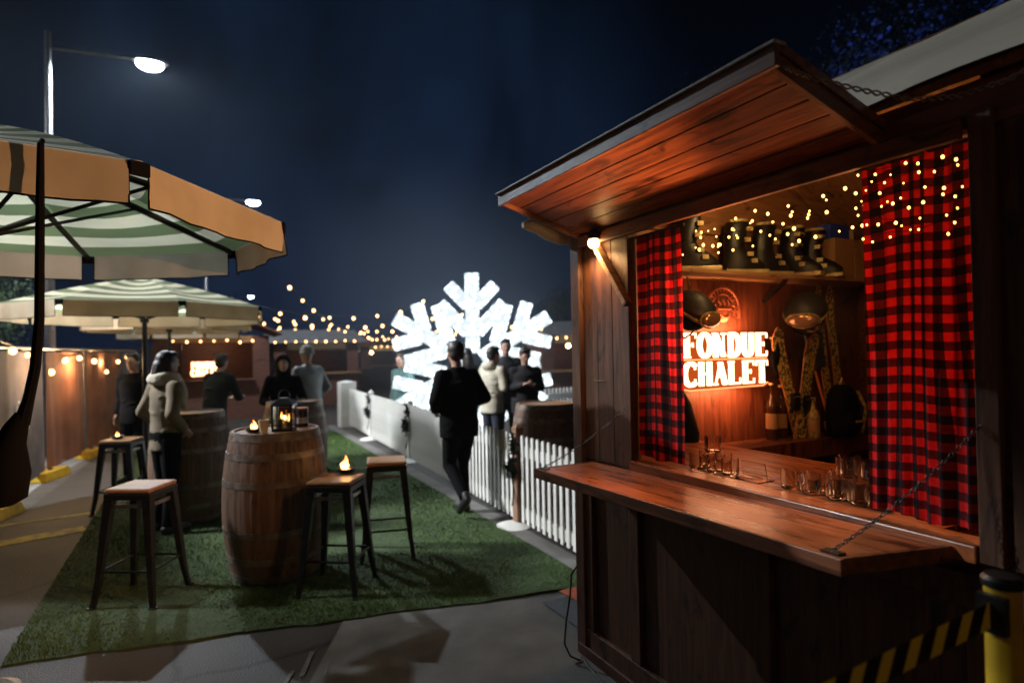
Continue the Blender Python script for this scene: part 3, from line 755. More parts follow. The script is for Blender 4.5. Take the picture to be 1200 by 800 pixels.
g.tube([(2.42, 2.612, 1.58), (2.415, 2.612, 1.45), (2.44, 2.612, 1.405), (2.50, 2.612, 1.395), (3.10, 2.612, 1.402), (3.145, 2.612, 1.42)], .0045, 8)
g.build('outline_tube', M['neon2'], NS, smooth=True, world=True)
# emblem: arched band with a steaming pot
EM = MB(); EM.tube([(2.79+.135*math.cos(R(a)), 2.628, 1.87+.135*math.sin(R(a))) for a in range(-20, 201, 10)], .010, 8)
EM.tube([(2.79+.095*math.cos(R(a)), 2.628, 1.87+.095*math.sin(R(a))) for a in range(-20, 201, 10)], .005, 8)
for a in range(-5, 190, 13):
    c, s_ = math.cos(R(a)), math.sin(R(a)); EM.bar((2.79+.105*c, 2.626, 1.87+.105*s_), (2.79+.125*c, 2.626, 1.87+.125*s_), .009, .004, (0, 1, 0))
EM.build('emblem_arch', M['copper'], NS, smooth=True, world=True)
g = MB(); g.ball((2.79, 2.63, 1.845), (.062, .018, .055)); g.tube([(2.735, 2.618, 1.875), (2.845, 2.618, 1.875)], .008, 8)
g.tube([(2.72, 2.62, 1.86), (2.70, 2.62, 1.885), (2.72, 2.62, 1.90)], .006, 6); g.tube([(2.86, 2.62, 1.86), (2.88, 2.62, 1.885), (2.86, 2.62, 1.90)], .006, 6)
for dx in (-.03, 0, .03): g.tube([(2.79+dx, 2.62, 1.89), (2.79+dx*1.2+.008, 2.62, 1.905), (2.79+dx*1.3-.006, 2.62, 1.92), (2.79+dx*1.4, 2.62, 1.94)], [.006, .007, .006, .002], 6)
g.tube([(2.79+.04*math.cos(R(a)), 2.609, 1.85+.03*math.sin(R(a))) for a in range(200, 341, 20)], .004, 6)
g.build('emblem_pot', M['copper'], NS, smooth=True, world=True)

# helmets with goggles
def helmet(label, loc, rz, tilt=.6, sc=1.08):
    t = thing('ski_helmet', label, 'ski helmet', loc, rz, 'ski helmets hanging on the end wall'); t.matrix_basis = t.matrix_basis @ Matrix.Rotation(tilt, 4, 'X') @ Matrix.Scale(sc, 4)
    g = MB(); n, m_ = 20, 10; vs = []; fs = []
    for i in range(m_+1):
        th = R(105)*i/m_
        for j in range(n):
            a = 2*math.pi*j/n; cut = 1 if math.sin(a) > -.3 or th < R(80) else R(80)/th
            t2 = th*cut; vs.append((.118*math.sin(t2)*math.cos(a), .138*math.sin(t2)*math.sin(a), .115*math.cos(t2)))
    for i in range(m_):
        for j in range(n): fs.append((i*n+j, i*n+(j+1) % n, (i+1)*n+(j+1) % n, (i+1)*n+j))
    g._add(vs, fs); s = g.build('shell', M['helmet'], t, smooth=True, autosmooth=False)
    sd = s.modifiers.new('solid', 'SOLIDIFY'); sd.thickness = .014
    g = MB(); g.tube([(.124*math.cos(a), .144*math.sin(a), .012+.02*math.sin(a)) for a in [i*.314 for i in range(20)]], .011, 6, True); g.build('goggle_strap', M['strap'], t, smooth=True)
    g = MB(); g.ball((0, -.135, .02), (.088, .030, .045), 16, 10); g.build('goggle_lens', M['lens'], t, smooth=True)
    g = MB(); g.tube([(.088*math.cos(a)*1.04, -.140+.02*abs(math.cos(a)), .02+.047*math.sin(a)) for a in [i*.3927 for i in range(16)]], .008, 6, True); g.build('goggle_frame', M['strap'], t, smooth=True)
    g = MB(); g.tube([(-.105, .0, -.03), (-.07, -.02, -.12), (0, -.03, -.15), (.07, -.02, -.12), (.105, 0, -.03)], .006, 6); g.build('chin_strap', M['black'], t, smooth=True)
    g = MB(); g.ball((0, .01, -.02), (.10, .115, .085), 14, 8); g.build('padding', M['black'], t, smooth=True)
    return t
helmet('black ski helmet with bronze goggles hanging right of the neon sign', (3.37, 2.50, 1.85), R(-62), .55, 1.)
helmet('black ski helmet overlapping the upper left corner of the neon sign', (2.37, 2.46, 1.835), R(15), .5, .95)
g = MB(); g.tube([(2.42, 2.50, 1.91), (2.47, 2.56, 1.98), (2.50, 2.62, 2.055)], .005, 6); tag(g.build('helmet_cord', M['strap'], smooth=True), 'dark cord tying the left helmet up to the shelf', 'cord')

# crossed patterned skis, upright skis, poles
def ski(label, a, b, w, group, back=.0):
    a = Vector(a); b = Vector(b); d = (b-a)
    t = thing('old_ski', label, 'ski', a, 0, group)
    side = d.normalized().cross(Vector((0, 1, 0))).normalized()
    g = MB(); n = 16; prof = []
    for i in range(n+1):
        u = i/n; ww = w*(.80+.2*abs(2*u-1)); 
        if u > .9: ww *= math.sqrt(max(.02, 1-((u-.9)/.1)**2))
        p = d*u+Vector((0, -.03*max(0, u-.85)/.15, 0)); prof.append((p-side*ww/2, p+side*ww/2))
    T = Vector((0, .010, 0)); vs = []; fs = []
    for l, r in prof: vs += [l, r, r+T, l+T]
    for i in range(n):
        o = i*4
        for q in range(4): fs.append((o+q, o+(q+1) % 4, o+4+(q+1) % 4, o+4+q))
    fs.append((0, 3, 2, 1)); fs.append((n*4, n*4+1, n*4+2, n*4+3)); g._add(vs, fs); g.build('ski_body', M['ski'], t, smooth=True)
    g = MB(); g.tube([l+T*.5 for l, r in prof], .005, 5); g.tube([r+T*.5 for l, r in prof], .005, 5); g.build('ski_edge', M['skiedge'], t, smooth=True)
    g = MB(); c = d*.42; g.box((c.x-.03, -.03, c.z-.06), (c.x+.03, -.001, c.z+.05)); g.tube([(c.x-.03, -.02, c.z+.02), (c.x, -.05, c.z+.03), (c.x+.03, -.02, c.z+.02)], .007, 6); g.build('binding', M['blackm'], t, bevel=.004)
ski('old patterned ski leaning right, left one of the crossed pair under the helmet', (3.42, 2.57, .96), (3.20, 2.60, 1.76), .11, 'crossed skis', 0)
ski('old patterned ski leaning left, right one of the crossed pair under the helmet', (3.32, 2.54, .96), (3.53, 2.57, 1.72), .11, 'crossed skis', 0)
ski('tall mustard patterned ski standing upright, nearer the helmet', (3.80, 2.60, .75), (3.66, 2.64, 2.05), .085, 'upright skis')
ski('tall mustard patterned ski standing upright, nearer the right curtain', (3.92, 2.60, .75), (3.78, 2.64, 2.055), .085, 'upright skis')
def pole(label, a, b, m):
    t = thing('ski_pole', label, 'ski pole', a, 0, 'ski poles'); a = Vector(a); b = Vector(b); d = b-a
    g = MB(); g.tube([(0, 0, 0), d*.86], .008, 8); g.build('shaft', m, t, smooth=True)
    g = MB(); g.tube([d*.86, d*.93, d], [.013, .016, .012], 8); g.build('grip', M['plast'], t, smooth=True)
    g = MB(); g.tube([d*.1+Vector((.04*math.cos(q), .025*math.sin(q), 0)) for q in [i*.52 for i in range(12)]], .004, 5, True); g.build('basket', M['plast'], t)
pole('copper coloured ski pole slanting between the crossed and upright skis', (3.73, 2.56, .95), (3.52, 2.62, 1.72), M['skiedge'])
pole('slim wooden pole standing upright at the left end of the wall', (2.41, 2.62, .95), (2.42, 2.63, 1.60), M['brace'])
# hanging ski bag, bottles, dark pots on the back of the counter
g = MB(); g.loft([((2.50, 2.62, 1.0), .045, .035), ((2.50, 2.62, 1.15), .055, .045), ((2.48, 2.63, 1.32), .03, .03), ((2.47, 2.64, 1.38), .012, .012)], 12); tag(g.build('dark_bag', M['black'], smooth=True), 'slim dark bag standing under the left helmet', 'bag')
def bottle(label, loc, h, m):
    t = thing('bottle', label, 'bottle', loc, 0, 'bottles at the back of the chalet')
    g = MB(); g.lathe([(.034, 0), (.037, .01), (.037, h*.58), (.030, h*.68), (.014, h*.78), (.013, h*.95), (.015, h*.96), (.015, h)], (0, 0, 0), 16); g.build('glass_body', m, t, smooth=True)
    g = MB(); g.lathe([(.0375, h*.2), (.0375, h*.48)], (0, 0, 0), 16, False); g.build('paper_label', M['card'], t, smooth=True)
    g = MB(); g.lathe([(.016, h), (.016, h+.015)], (0, 0, 0), 12); g.build('cap', M['buckle'], t)
bottle('tall dark bottle at the left of the row below the neon sign', (3.16, 2.60, 1.061), .34, M['bottle'])
bottle('tall dark bottle standing closest to the foot of the crossed skis', (3.27, 2.62, 1.061), .32, M['bottle'])
bottle('pale topped bottle in front of the crossed skis', (3.42, 2.50, 1.061), .24, M['strap'])
bottle('dark squat bottle right of the crossed skis', (3.58, 2.50, 1.061), .20, M['bottle'])
g = MB(); g.box((2.60, 2.45, .95), (4.15, 2.67, 1.06)); o = g.build('back_counter', M['intdark'], None, bevel=.003); tag(o, 'dark narrow back counter along the end wall inside the chalet', 'counter')
BP = thing('backpack', 'dark backpack standing among the skis on the back counter', 'backpack', (3.62, 2.44, 1.061))
g = MB(); g.loft([((0, 0, 0), .10, .065), ((0, 0, .04), .12, .08), ((0, 0, .18), .125, .085), ((0, 0, .28), .10, .07), ((0, 0, .33), .05, .04)], 20); g.ball((0, -.075, .10), (.08, .035, .07)); link_mesh('bag_body', fused(g, .012, 4), M['black'], BP)
g = MB(); g.tube([(.05, -.07, .29), (.085, -.10, .18), (.07, -.08, .03)], .011, 6); g.tube([(-.02, 0, .33), (0, 0, .37), (.02, 0, .33)], .008, 6); g.build('strap', M['strap'], BP, smooth=True)
g = MB(); g.box((-.03, -.112, .10), (.03, -.105, .112)); g.build('buckle', M['buckle'], BP)
def glove(label, loc, rz, m):
    t = thing('ski_glove', label, 'glove', loc, rz, 'ski gloves hanging on the end wall'); g = MB()
    g.loft([((0, 0, 0), .05, .03), ((0, 0, -.06), .045, .028), ((0, 0, -.09), .05, .03), ((0, 0, -.16), .055, .028), ((0, 0, -.18), .05, .024)], 16)
    for i_, l_ in enumerate((.075, .09, .085, .065)): x_ = -.038+.025*i_; g.capsules([(x_, 0, -.165), (x_*1.1, -.006, -.165-l_*.6), (x_*1.1, -.016, -.165-l_)], [.0155, .0145, .012], 8)
    g.capsules([(-.045, 0, -.10), (-.072, -.008, -.14), (-.078, -.014, -.175)], [.018, .016, .013], 8)
    link_mesh('glove_body', fused(g, .007, 3), m, t)
    g = MB(); g.tube([(.052*math.cos(a), .032*math.sin(a), -.002) for a in [i_*.628 for i_ in range(10)]], .008, 6, True); g.build('cuff', M['strap'], t, smooth=True)
glove('dark ski glove hanging under the right helmet, nearer the neon sign', (3.23, 2.62, 1.70), R(20), M['black'])
glove('dark ski glove hanging between the crossed and upright skis', (3.60, 2.60, 1.74), R(-25), M['charcoal'])
def pot(label, loc, r, h):
    t = thing('fondue_pot', label, 'pot', loc, 0, 'dark pots on the back counter')
    g = MB(); g.lathe([(r*.7, 0), (r*.95, h*.25), (r, h*.6), (r*.92, h), (r*.86, h), (r*.9, h*.5), (.01, h*.1)], (0, 0, 0), 20, False); g.build('bowl', M['blackm'], t, smooth=True)
    g = MB(); g.tube([(r*.95, 0, h*.75), (r*1.5, -.01, h*.85), (r*2.1, -.02, h*.9)], [.010, .011, .012], 8); g.build('handle', M['plast'], t, smooth=True)
pot('black fondue pot on the back counter left of the upright skis', (3.74, 2.50, 1.061), .075, .12)
pot('black stacked fondue pot with lighter rim near the right curtain', (3.92, 2.50, 1.061), .085, .20)

# glasses on the inner counter
def tumbler(label, loc, group, r=.036, h=.072, jar=False, upside=False):
    t = thing('drinking_glass', label, 'glass', loc, 0, group)
    g = MB(); g.lathe([(.001, .002), (r*.88, .002), (r, .012), (r, h), (r-.0035, h), (r-.0045, .014), (.001, .012)], (0, 0, 0), 20, False); g.build('glass_bowl', M['glass'], t, smooth=True)
    if jar:
        g = MB(); g.tube([(r, 0, h*.8), (r+.026, 0, h*.75), (r+.028, 0, h*.35), (r, 0, h*.25)], .0045, 6); g.build('handle', M['glass'], t, smooth=True)
for i, (x, y, j, z) in enumerate(((1.965, 2.02, 1, 0), (1.98, 1.935, 0, 0), (2.06, 1.955, 0, 0), (2.05, 2.045, 1, 0), (1.985, 1.85, 0, 0), (2.02, 1.98, 0, .088))):
    tumbler(['handled glass mug at the far left of the left cluster', 'plain tumbler in front of the left cluster of glasses', 'plain tumbler behind the left cluster of glasses', 'handled glass mug at the back of the left cluster', 'plain tumbler nearest the acrylic stand', 'tumbler stacked on top of the left cluster'][i], (x, y, 1.1005+z*.85), 'left cluster of glasses', jar=bool(j))
for i, (x, y, j, z) in enumerate(((1.985, 1.47, 0, 0), (2.05, 1.41, 1, 0), (1.99, 1.37, 0, 0), (2.06, 1.33, 0, 0), (1.985, 1.285, 0, 0), (2.065, 1.245, 1, 0), (2.02, 1.35, 0, .088), (1.99, 1.215, 0, 0), (2.12, 1.37, 0, 0), (2.13, 1.29, 0, 0), (1.99, 1.56, 1, 0), (2.06, 1.50, 0, 0), (2.04, 1.27, 0, .088), (2.08, 1.38, 0, .088), (2.14, 1.46, 1, 0), (2.20, 1.33, 0, 0))):
    tumbler(['tumbler at the left edge of the right cluster', 'handled mug behind the right cluster', 'tumbler at the front of the right cluster', 'tumbler in the middle of the right cluster', 'tumbler at the front right of the right cluster', 'handled mug nearest the right curtain', 'tumbler stacked on top of the right cluster', 'tumbler half behind the right curtain', 'tumbler at the back left of the right cluster', 'tumbler at the back right of the right cluster', 'handled mug standing apart at the left of the right cluster', 'tumbler second from the left in the right cluster', 'tumbler stacked at the right of the right cluster', 'tumbler stacked at the back of the right cluster', 'handled mug at the back left of the right cluster', 'tumbler farthest back in the right cluster'][i], (x, y, 1.1005+z*.85), 'right cluster of glasses', jar=bool(j))
AC = thing('acrylic_stand', 'small clear acrylic stand between the two clusters of glasses', 'menu stand', (2.0, 1.74, 1.1005))
g = MB(); g.box((1.955, 1.68, 1.1005), (2.05, 1.80, 1.1045)); g.build('base', M['acry'], AC, world=True)
g = MB(); g.box((2.0, 1.68, 1.1046), (2.004, 1.80, 1.175), (0, R(-12), 0)); g.build('panel', M['acry'], AC, world=True)

# ------------------------------------------------------------------ belt barrier at the lower right
BB = thing('belt_barrier', 'yellow retractable belt barrier post with striped belt in front of the chalet', 'barrier', (1.46, .645, 0))
g = MB(); g.lathe([(.16, 0), (.16, .02), (.10, .035), (.045, .05)], (0, 0, 0), 24); g.build('base', M['plast'], BB, smooth=True)
g = MB(); g.lathe([(.032, .05), (.032, 1.145)], (0, 0, 0), 24); g.build('post', M['yellow'], BB, smooth=True)
g = MB(); g.lathe([(.036, 1.146), (.037, 1.16), (.030, 1.168)], (0, 0, 0), 24); g.box((-.052, -.026, 1.06), (-.033, .026, 1.135)); g.build('head', M['plast'], BB, smooth=True)
g = MB(); n = 40; vs = []; uvs = []; fs = []
for i in range(n+1):
    t = i/n; x = -.052-1.75*t; z = 1.096-.03*math.sin(math.pi*t); y = .004*math.sin(t*9)
    vs += [(x, y, z-.026), (x, y, z+.026)]
for i in range(n):
    fs.append((2*i, 2*i+2, 2*i+3, 2*i+1)); u0, u1 = 1.75*i/n, 1.75*(i+1)/n; uvs.append([(u0, 0), (u1, 0), (u1, .052), (u0, .052)])
g._add(vs, fs, uvs); g.build('belt', M['hazard'], BB)
dup_post = dup(BB, (-.345, .645, 0), 0, 'second yellow barrier post receiving the belt, outside the picture on the left')
for c in list(dup_post.children):
    if c.name.startswith('belt'): bpy.data.objects.remove(c)

# cable ramp + hanging cable
CR = thing('cable_ramp', 'grey and orange rubber cable ramp beside the chalet corner', 'cable ramp', (2.45, 3.16, 0))
g = MB(); g.hexa([(-.52,-.24,.013),(.6,-.24,.013),(.6,.24,.013),(-.52,.24,.013),(-.38,-.13,.06),(.6,-.13,.06),(.6,.13,.06),(-.38,.13,.06)]); g.build('ramp_body', M['rubber'], CR, bevel=.006)
g = MB(); g.hexa([(-.37,-.12,.061),(.6,-.12,.061),(.6,.22,.061),(-.40,.22,.061),(-.37,-.12,.068),(.6,-.12,.068),(.6,.22,.068),(-.40,.22,.068)]); g.build('lid', M['orange'], CR, bevel=.002)
g = MB(); g.tube([(1.86, 2.79, .50), (1.80, 2.83, .40), (1.77, 2.80, .30), (1.715, 2.76, .18), (1.69, 2.74, .08), (1.70, 2.70, .03), (1.74, 2.67, .012), (1.775, 2.70, .012), (1.75, 2.62, .012), (1.72, 2.45, .012), (1.76, 2.2, .012)], .0055, 6)
tag(g.build('power_cable', M['plast'], smooth=True), 'thin black cable looping down beside the chalet corner', 'cable')

# ------------------------------------------------------------------ barrels
def barrel(label, loc, h=1.06, r=.375, rt=.31, rz=0.):
    t = thing('wine_barrel', label, 'barrel', loc, rz, 'wine barrels used as tables')
    n = 26*6; prof = []
    for i in range(19):
        u = i/18; rr = rt+(r-rt)*(1-(2*u-1)**2); prof.append((rr, h*u))
    vs = []; fs = []; k = len(prof)
    for rr, z in prof:
        for j in range(n): 
            a = 2*math.pi*j/n; q = rr-(.0035 if j % 6 == 0 else 0); vs.append((q*math.cos(a), q*math.sin(a), z+.014))
    for i in range(k-1):
        for j in range(n): fs.append((i*n+j, i*n+(j+1) % n, (i+1)*n+(j+1) % n, (i+1)*n+j))
    g = MB(); g._add(vs, fs); g.build('body', M['barrel'], t, smooth=True)
    g = MB(); g.lathe([(rt-.012, h-.03), (rt-.02, h-.012)], (0, 0, .014), 40); g.lathe([(rt-.022, h-.0125), (rt-.022, h+.0005), (rt, h+.001), (rt, h-.01)], (0, 0, .014), 48, False)
    g.lathe([(.30, h-.0119), (.001, h-.0118)], (0, 0, .014), 40, False)
    g.build('head', M['barreltop'], t)
    for u, hw in ((.03, .05), (.155, .045), (.335, .045), (.665, .045), (.845, .045), (.97, .05)):
        z = h*u; 
        def rad(zz): q = zz/h; return rt+(r-rt)*(1-(2*q-1)**2)+.003
        g = MB(); g.lathe([(rad(z-hw/2)-.004, z-hw/2), (rad(z-hw/2), z-hw/2), (rad(z+hw/2), z+hw/2), (rad(z+hw/2)-.004, z+hw/2)], (0, 0, .014), 48, False); g.build('hoop', M['hoop'], t, smooth=True)
    return t
B1 = barrel('large wooden wine barrel table with lantern and candle on top', (.47, 4.86, .012))
dup(B1, (-.14, 6.90, .012), R(40), 'wine barrel table behind the first, beside the seated person in tan')
dup(B1, (3.27, 5.60, 0), R(20), 'wine barrel standing beyond the picket fence')
dup(B1, (.95, 7.6, .012), R(70), 'wine barrel mostly hidden behind the lantern barrel')

# on the first barrel
def flame(parent, c, s=1., n=4, seed=1):
    rs = random.Random(seed); g = MB()
    for k in range(n):
        dx, dy = (rs.uniform(-.022, .022)*s, rs.uniform(-.022, .022)*s) if k else (0, 0); h = (.085 if k == 0 else rs.uniform(.035, .06))*s
        b = Vector((c[0]+dx, c[1]+dy, c[2]))
        g.tube([b, b+Vector((rs.uniform(-.004, .004), 0, h*.3)), b+Vector((rs.uniform(-.008, .008)*s, 0, h*.65)), b+Vector((rs.uniform(-.01, .01)*s, 0, h))], [.006*s, .013*s, .009*s, .001], 8)
    return g.build('flame', M['flame'], parent, smooth=True)
def candle_bowl(label, loc, s=1., seed=1):
    t = thing('candle_bowl', label, 'candle', loc, 0, 'open candle bowls')
    g = MB(); g.lathe([(.03, 0), (.05, .006), (.062, .03), (.066, .034), (.060, .034), (.048, .012), (.001, .010)], (0, 0, 0), 20, False); g.build('dish', M['blackm'], t, smooth=True)
    g = MB(); g.lathe([(.03, .011), (.03, .026), (.001, .027)], (0, 0, 0), 14, False); g.build('wax', M['candle'], t, smooth=True)
    flame(t, (0, 0, .028), s, 5, seed); return t
zt = 1.077
candle_bowl('low candle bowl with small flames on the lantern barrel', (.315, 4.79, zt), .75, 2)
candle_bowl('candle bowl with a tall flame on the edge of the stool right of the barrel', (.905, 4.43, .781), 1.15, 3)
candle_bowl('candle bowl with low twin flames on the back stool at the left', (-.84, 7.60, .781), .55, 4)
CU = thing('paper_cup', 'pale paper cup on the lantern barrel', 'cup', (.375, 4.72, zt))
g = MB(); g.lathe([(.026, 0), (.036, .092), (.038, .094), (.036, .096), (.033, .092), (.024, .005), (.001, .004)], (0, 0, 0), 20, False); g.build('cup_wall', M['cup'], CU, smooth=True)
g = MB(); g.lathe([(.0335, .080), (.001, .081)], (0, 0, 0), 16, False); g.build('drink', M['bottle'], CU)
LN = thing('lantern', 'black metal lantern with lit candles on the big barrel', 'lantern', (.525, 4.80, zt), R(-20))
g = MB(); g.box((-.075, -.075, 0), (.075, .075, .018)); 
for sx in (-1, 1):
    for sy in (-1, 1): g.box((sx*.068-.007, sy*.068-.007, .018), (sx*.068+.007, sy*.068+.007, .185))
g.box((-.08, -.08, .185), (.08, .08, .197)); g.build('frame', M['blackm'], LN, bevel=.002)
g = MB(); g._add([(-.08,-.08,.198),(.08,-.08,.198),(.08,.08,.198),(-.08,.08,.198),(-.03,-.03,.245),(.03,-.03,.245),(.03,.03,.245),(-.03,.03,.245)], [(0,3,2,1),(4,5,6,7),(0,1,5,4),(1,2,6,5),(2,3,7,6),(3,0,4,7)]); g.build('roof', M['blackm'], LN, bevel=.002)
g = MB(); g.tube([(.04*math.cos(a), 0, .262+.04*math.sin(a)) for a in [i*.3927 for i in range(16)]], .004, 6, True); g.build('ring_handle', M['blackm'], LN, smooth=True)
g = MB()
for k in range(4):
    a = k*math.pi/2; g.box((-.060, -.0695, .020), (.060, -.0675, .184), (0, 0, a), (0, 0, .1))
g.build('glass_pane', M['lglass'], LN)
for dx, hh in ((-.02, .07), (.032, .05)):
    g = MB(); g.lathe([(.022, .019), (.022, hh+.019), (.001, hh+.020)], (dx, 0, 0), 16, False); c = g.build('candle', M['candle'], LN, smooth=True)
    flame(c, (dx, 0, hh+.022), .55, 1, 5)
CN = thing('drink_canister', 'dark canister with a pale band behind the lantern on the big barrel', 'canister', (.67, 4.96, zt))
g = MB(); g.lathe([(.05, 0), (.052, .005), (.052, .13), (.048, .135)], (0, 0, 0), 20); g.build('canister_body', M['blackm'], CN, smooth=True)
g = MB(); g.lathe([(.0525, .03), (.0525, .075)], (0, 0, 0), 20, False); g.build('band', M['print'], CN, smooth=True)
g = MB(); g.lathe([(.054, .1355), (.054, .15), (.001, .151)], (0, 0, 0), 20, False); g.build('lid', M['copper'], CN, smooth=True)

# ------------------------------------------------------------------ stools
def stool(label, loc, rz):
    t = thing('bar_stool', label, 'bar stool', loc, rz, 'tall metal bar stools with wooden seats')
    g = MB(); g.box((-.155, -.155, .735), (.155, .155, .765)); g.build('seat', M['seat'], t, bevel=.012)
    g = MB(); g.box((-.158, -.158, .690), (.158, .158, .7345)); g.build('seat_pan', M['blackm'], t, bevel=.008)
    ft = .205; tp = .135
    for sx in (-1, 1):
        for sy in (-1, 1):
            g = MB(); q = []
            for z, c, w in ((.70, tp, .040), (.45, tp+.022, .034), (.18, tp+.045, .026), (.03, ft-.005, .022), (.0, ft+.003, .024)):
                q.append([(sx*(c+w*i*.9), sy*(c+w*j*.9), z) for i, j in ((-1,-1),(.6,-1),(.6,.6),(-1,.6))])
            vs = [v for r_ in q for v in r_]; fs = []
            for i in range(len(q)-1):
                for j in range(4): fs.append((i*4+j, i*4+(j+1) % 4, i*4+4+(j+1) % 4, i*4+4+j))
            fs += [(0, 1, 2, 3), (len(q)*4-4, len(q)*4-3, len(q)*4-2, len(q)*4-1)]
            g._add(vs, fs); l = g.build('leg', M['blackm'], t, bevel=.004)
            g = MB(); g.box((sx*ft-.02, sy*ft-.02, 0), (sx*ft+.02, sy*ft+.02, .012)); g.build('rubber_foot', M['plast'], l)
    c = tp+.038
    for a, b in (((-c, -c), (c, -c)), ((-c, c), (c, c)), ((-c, -c), (-c, c)), ((c, -c), (c, c))):
        g = MB(); g.tube([(*a, .23), (*b, .23)], .0085, 8); g.build('footrest', M['blackm'], t, smooth=True)
    for a in (0, math.pi/2, math.pi, -math.pi/2):
        g = MB(); g.box((-.10, tp-.004, .635), (.10, tp+.004, .66), (0, 0, a), (0, 0, .64)); g.build('brace', M['steel'], t)
    return t
S1 = stool('empty bar stool at the front left of the turf', (-.395, 4.82, .014), R(-29))
dup(S1, (-.80, 7.62, .014), R(-20), 'bar stool at the far left holding a small candle bowl')
dup(S1, (.815, 4.32, .014), R(-33), 'bar stool against the right of the big barrel with a flame on its seat')
dup(S1, (1.31, 4.83, .014), R(-15), 'empty bar stool between the flame stool and the picket fence')

# ------------------------------------------------------------------ umbrellas
def umbrella(label, loc, R_, zb, rise, rot0, group='striped market umbrellas', vm='valance', rr=.012):
    t = thing('market_umbrella', label, 'umbrella', loc, 0, group)
    zt_ = zb+.165; za = zt_+rise
    g = MB(); g.tube([(0, 0, .05), (0, 0, za-.02)], .028, 14); g.build('pole', M['steel'] if False else M['blackm'], t, smooth=True)
    g = MB(); g.lathe([(.19, 0), (.19, .04), (.15, .05)], (0, 0, 0), 24); g.lathe([(.05, .05), (.045, .30)], (0, 0, 0), 16); g.build('base', M['blackm'], t, bevel=.008)
    V = [Vector((R_*math.cos(rot0+k*math.pi/4), R_*math.sin(rot0+k*math.pi/4), 0)) for k in range(8)]
    g = MB(); nr = 10
    for k in range(8):
        a, b = V[k], V[(k+1) % 8]; nc = 6; vs = []; uv = []
        for i in range(nr+1):
            u = i/nr
            for j in range(nc+1):
                s_ = j/nc; p = (a.lerp(b, s_))*u
                sagv = -.10*math.sin(math.pi*u)*rise/.45 - .045*math.sin(math.pi*s_)*u*u**.5
                vs.append((p.x, p.y, za+(zt_-za)*u+(-.10*math.sin(math.pi*u)*rise/.45)*(-.25)-.04*math.sin(math.pi*s_)*math.sin(math.pi*min(1, u*.98)))); uv.append((s_, u))
        fs = [(i*(nc+1)+j, (i+1)*(nc+1)+j, (i+1)*(nc+1)+j+1, i*(nc+1)+j+1) for i in range(nr) for j in range(nc)]
        g._add(vs, fs, [[uv[q] for q in f] for f in fs])
    g.build('canopy', M['canopy'], t, smooth=True, autosmooth=False)
    for k in range(8):
        a, b = V[k].lerp(V[(k+1) % 8], .035), V[k].lerp(V[(k+1) % 8], .965)
        g = MB(); nc = 12; vs = []
        nrm = ((a+b)/2).normalized()
        for j in range(nc+1):
            p = a.lerp(b, j/nc)
            for i, (dz, o) in enumerate(((0, .004), (-.08, .010), (-.165, .004))):
                q = p+nrm*(o+(.007*math.sin(j*1.7+k)+.006*math.sin(j*.9+k*2.3))*i); vs.append((q.x, q.y, zt_+dz+(-.006*math.sin(math.pi*j/nc) if i == 2 else 0)))
        fs = [(j*3+i, j*3+i+1, j*3+3+i+1, j*3+3+i) for j in range(nc) for i in range(2)]
        g._add(vs, fs); v = g.build('valance', M[vm], t, smooth=True, autosmooth=False)
        g = MB(); g.tube([Vector(vs[j*3+2]) for j in range(nc+1)], .004, 5); g.tube([Vector(vs[j*3+2])*1 for j in (0,)]+[Vector(vs[0])], .0035, 5); g.tube([Vector(vs[nc*3+2]), Vector(vs[nc*3])], .0035, 5); g.build('trim', M['black'], v)
    for k in range(8):
        p = V[k]
        g = MB(); q0 = p*.03; g.tube([(q0.x, q0.y, za-.035), (p.x*.5, p.y*.5, (za+zt_)/2-.03+.0), (p.x*.995, p.y*.995, zt_-.012)], rr, 6); rb = g.build('rib', M['blackm'], t, smooth=True)
        g = MB(); g.tube([(p.x*.03, p.y*.03, za-rise-.12), (p.x*.55, p.y*.55, za+(zt_-za)*.55-.03)], .010, 6); g.build('strut', M['blackm'], rb, smooth=True)
        g = MB(); q = p*1.003; w = Vector((-p.y, p.x, 0)).normalized()*.035; g.hexa([q-w+Vector((0,0,zt_-.05)), q+w+Vector((0,0,zt_-.05)), q*.985+w+Vector((0,0,zt_-.05)), q*.985-w+Vector((0,0,zt_-.05)), q-w+Vector((0,0,zt_+.0)), q+w+Vector((0,0,zt_+.0)), q*.985+w+Vector((0,0,zt_+.0)), q*.985-w+Vector((0,0,zt_+.0))]); g.build('corner_pocket', M['black'], rb)
    g = MB(); g.lathe([(.05, za-rise-.17), (.055, za-rise-.10), (.04, za-rise-.08)], (0, 0, 0), 14); g.lathe([(.05, za-.07), (.055, za-.03)], (0, 0, 0), 14); g.build('hub', M['blackm'], t, smooth=True)
    g = MB(); g.lathe([(.06, za-.004), (.04, za+.02), (.018, za+.03), (.02, za+.05), (.002, za+.07)], (0, 0, 0), 14); g.build('finial', M['plast'], t, smooth=True)
    return t
umbrella('large green striped market umbrella nearest the camera at the left', (-1.0, 3.74, .0), 1.42, 2.20, .44, R(-56), vm='tanval', rr=.019)
U2 = umbrella('striped market umbrella second in the row, behind the nearest one', (-.66, 8.6, .012), 1.42, 2.06, .40, R(-90+22.5-4), )
dup(U2, (-.60, 13.0, .012), R(10), 'pale striped market umbrella third in the row', scale=1.02)
dup(U2, (-.55, 17.2, 0), R(4), 'farthest market umbrella of the row, before the far chalet', scale=1.0)
